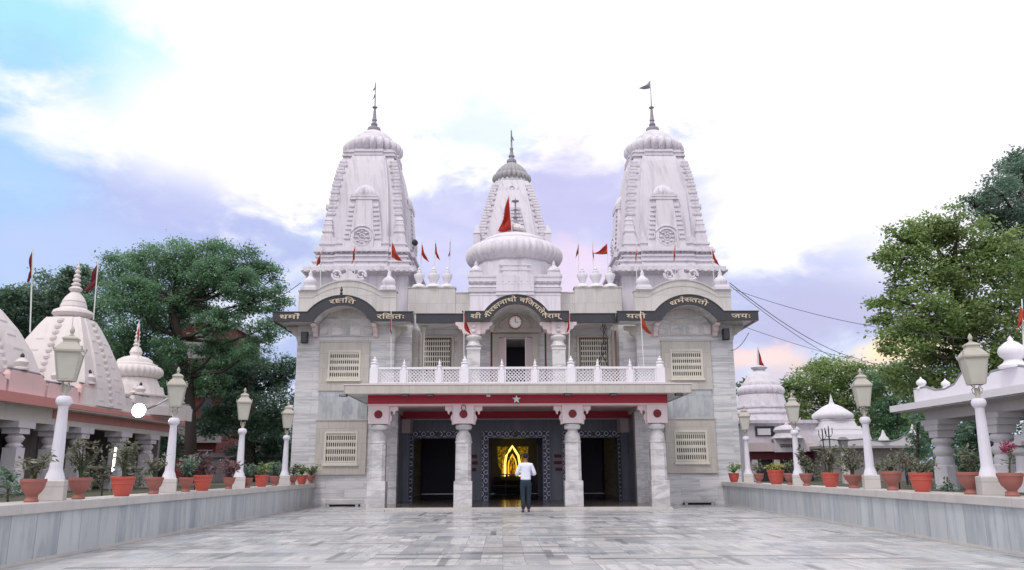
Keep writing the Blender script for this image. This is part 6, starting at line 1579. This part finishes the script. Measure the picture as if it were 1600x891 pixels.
def person(loc, rotz, sc, label, shirt, trouser, back=True):
    r = thing('person', (0, 0, 0), label, 'person'); WORLD[r.name] = Vector()
    # faces +y; left and right mirrored, weight on one leg
    J = {'pel': ((0, 0, .95), (.115, .08)), 'wai': ((0, .01, 1.10), (.12, .085)), 'che': ((0, .015, 1.30), (.145, .10)), 'sh': ((0, .0, 1.42), (.12, .085)), 'nk': ((0, .01, 1.49), .055), 'nk2': ((0, .03, 1.55), .052)}
    E_ = [('pel', 'wai'), ('wai', 'che'), ('che', 'sh'), ('sh', 'nk'), ('nk', 'nk2')]
    H = {'h0': ((0, .045, 1.60), (.062, .075)), 'h1': ((0, .05, 1.655), (.074, .092)), 'h2': ((0, .045, 1.71), (.072, .088)), 'h3': ((0, .04, 1.745), (.045, .055))}
    J.update(H); E_ += [('nk2', 'h0'), ('h0', 'h1'), ('h1', 'h2'), ('h2', 'h3')]
    for s, t in ((-1, 'L'), (1, 'R')):
        st = .05 if s > 0 else -.04
        J.update({'hip' + t: ((s * .085, 0, .86), .080), 'kn' + t: ((s * .088, .02 + st * .4, .48), .062), 'cal' + t: ((s * .086, -.01 + st * .8, .33), .058), 'an' + t: ((s * .085, -.02 + st, .09), .040), 'ball' + t: ((s * .095, .09 + st, .035), .038), 'toe' + t: ((s * .10, .15 + st, .03), .03),
                  'ac' + t: ((s * .165, -.005, 1.40), .066), 'el' + t: ((s * .275, .0, 1.13), .046), 'fo' + t: ((s * .23, .13, 1.13), .041), 'wr' + t: ((s * .12, .245, 1.17), .028), 'pm' + t: ((s * .05, .30, 1.20), (.018, .035))})
        E_ += [('pel', 'hip' + t), ('hip' + t, 'kn' + t), ('kn' + t, 'cal' + t), ('cal' + t, 'an' + t), ('an' + t, 'ball' + t), ('ball' + t, 'toe' + t), ('sh', 'ac' + t), ('ac' + t, 'el' + t), ('el' + t, 'fo' + t), ('fo' + t, 'wr' + t), ('wr' + t, 'pm' + t)]
        for k in range(4):
            ln = (.075, .085, .08, .062)[k]; b0 = Vector((s * .030, .335, 1.185 + k * .021)); J['f%d' % k + t] = (b0, .009); J['g%d' % k + t] = (b0 + Vector((-s * .012, ln * .5, .02)), .009); J['i%d' % k + t] = (b0 + Vector((-s * .016, ln * .85, .045)), .007); E_ += [('pm' + t, 'f%d' % k + t), ('f%d' % k + t, 'g%d' % k + t), ('g%d' % k + t, 'i%d' % k + t)]
        J['t0' + t] = ((s * .045, .275, 1.235), .010); J['t1' + t] = ((s * .03, .30, 1.275), .008); E_ += [('pm' + t, 't0' + t), ('t0' + t, 't1' + t)]
    b_ = skin('body', J, E_, M['skin'], r, 'pel')
    q = MB(); q.lathe([(0, -.02), (.012, -.012), (.014, .0), (.006, .03), (0, .04)], (0, .135, 1.655), 8)
    for s in (-1, 1): q.lathe([(0, -.032), (.012, -.02), (.016, .01), (0, .034)], (s * .080, .045, 1.655), 8)
    q.build('ear', M['skin'], b_, smooth=True) if False else None
    # face and ears
    f = MB(); f.lathe([(0, -.022), (.015, -.014), (.012, .01), (.004, .035), (0, .04)], (0, .142, 1.65), 10); f.build('nose', M['skin'], r, smooth=True)
    for s in (-1, 1):
        f = MB(); f.lathe([(0, -.034), (.011, -.02), (.017, .012), (.010, .03), (0, .036)], (s * .078, .04, 1.652), 10); f.build('ear', M['skin'], r, smooth=True)
        f = MB(); f.lathe([(0, -.008), (.011, 0), (0, .008)], (s * .031, .134, 1.672), 8); f.build('eye', M['hair'], r, smooth=True)
    f = MB(); f.tube([(-.025, .134, 1.615), (0, .14, 1.613), (.025, .134, 1.615)], .006, 6); f.build('mouth', M['maroon'], r, smooth=True)
    skin('hair', {'a': ((0, -.01, 1.60), (.058, .045)), 'b': ((0, .0, 1.65), (.086, .080)), 'c': ((0, .02, 1.71), (.092, .094)), 'd': ((0, .04, 1.755), (.075, .082))}, [('a', 'b'), ('b', 'c'), ('c', 'd')], M['hair'], r, 'a')
    S = {'b0': ((0, 0, .93), (.178, .128)), 'b1': ((0, .005, 1.0), (.168, .118)), 'b2': ((0, .012, 1.16), (.165, .115)), 'b3': ((0, .015, 1.31), (.182, .128)), 'b4': ((0, .0, 1.42), (.13, .095)), 'b5': ((0, .008, 1.475), (.075, .07))}
    SE = [('b0', 'b1'), ('b1', 'b2'), ('b2', 'b3'), ('b3', 'b4'), ('b4', 'b5')]
    for s, t in ((-1, 'L'), (1, 'R')):
        S.update({'a' + t: ((s * .165, -.005, 1.395), .078), 'e' + t: ((s * .280, .0, 1.13), .060), 'f' + t: ((s * .235, .12, 1.13), .054), 'w' + t: ((s * .14, .225, 1.165), .042)}); SE += [('b4', 'a' + t), ('a' + t, 'e' + t), ('e' + t, 'f' + t), ('f' + t, 'w' + t)]
    skin('shirt', S, SE, shirt, r, 'b0')
    Tj = {'p': ((0, 0, 1.0), (.158, .112)), 'p1': ((0, 0, .90), (.162, .118))}; TE = [('p', 'p1')]
    for s, t in ((-1, 'L'), (1, 'R')):
        st = .05 if s > 0 else -.04
        Tj.update({'h' + t: ((s * .088, 0, .82), .108), 'k' + t: ((s * .088, .018 + st * .4, .48), .078), 'c' + t: ((s * .086, -.01 + st * .8, .30), .070), 'a' + t: ((s * .085, -.015 + st, .085), .062)}); TE += [('p1', 'h' + t), ('h' + t, 'k' + t), ('k' + t, 'c' + t), ('c' + t, 'a' + t)]
    skin('trousers', Tj, TE, trouser, r, 'p')
    for s, t in ((-1, 'L'), (1, 'R')):
        st = .05 if s > 0 else -.04
        skin('shoe', {'a': ((s * .085, -.035 + st, .045), (.042, .04)), 'b': ((s * .092, .05 + st, .04), (.044, .036)), 'c': ((s * .10, .15 + st, .034), (.036, .028))}, [('a', 'b'), ('b', 'c')], M['shoe'], r, 'a', 2)
    r.location = loc; r.rotation_euler.z = rotz; r.scale = (sc, sc, sc)
    return r
person((.69, 24.9, 0), R_(3), .985, 'man in white shirt and navy trousers walking to the doorway, seen from behind', M['shirt'], M['trouser'])
p = at(1419, 740, 27); person((p.x, 27, .65), R_(150), .55, 'child in a maroon kurta seen between two red pots on the right', M['maroonshirt'], M['trouser'])
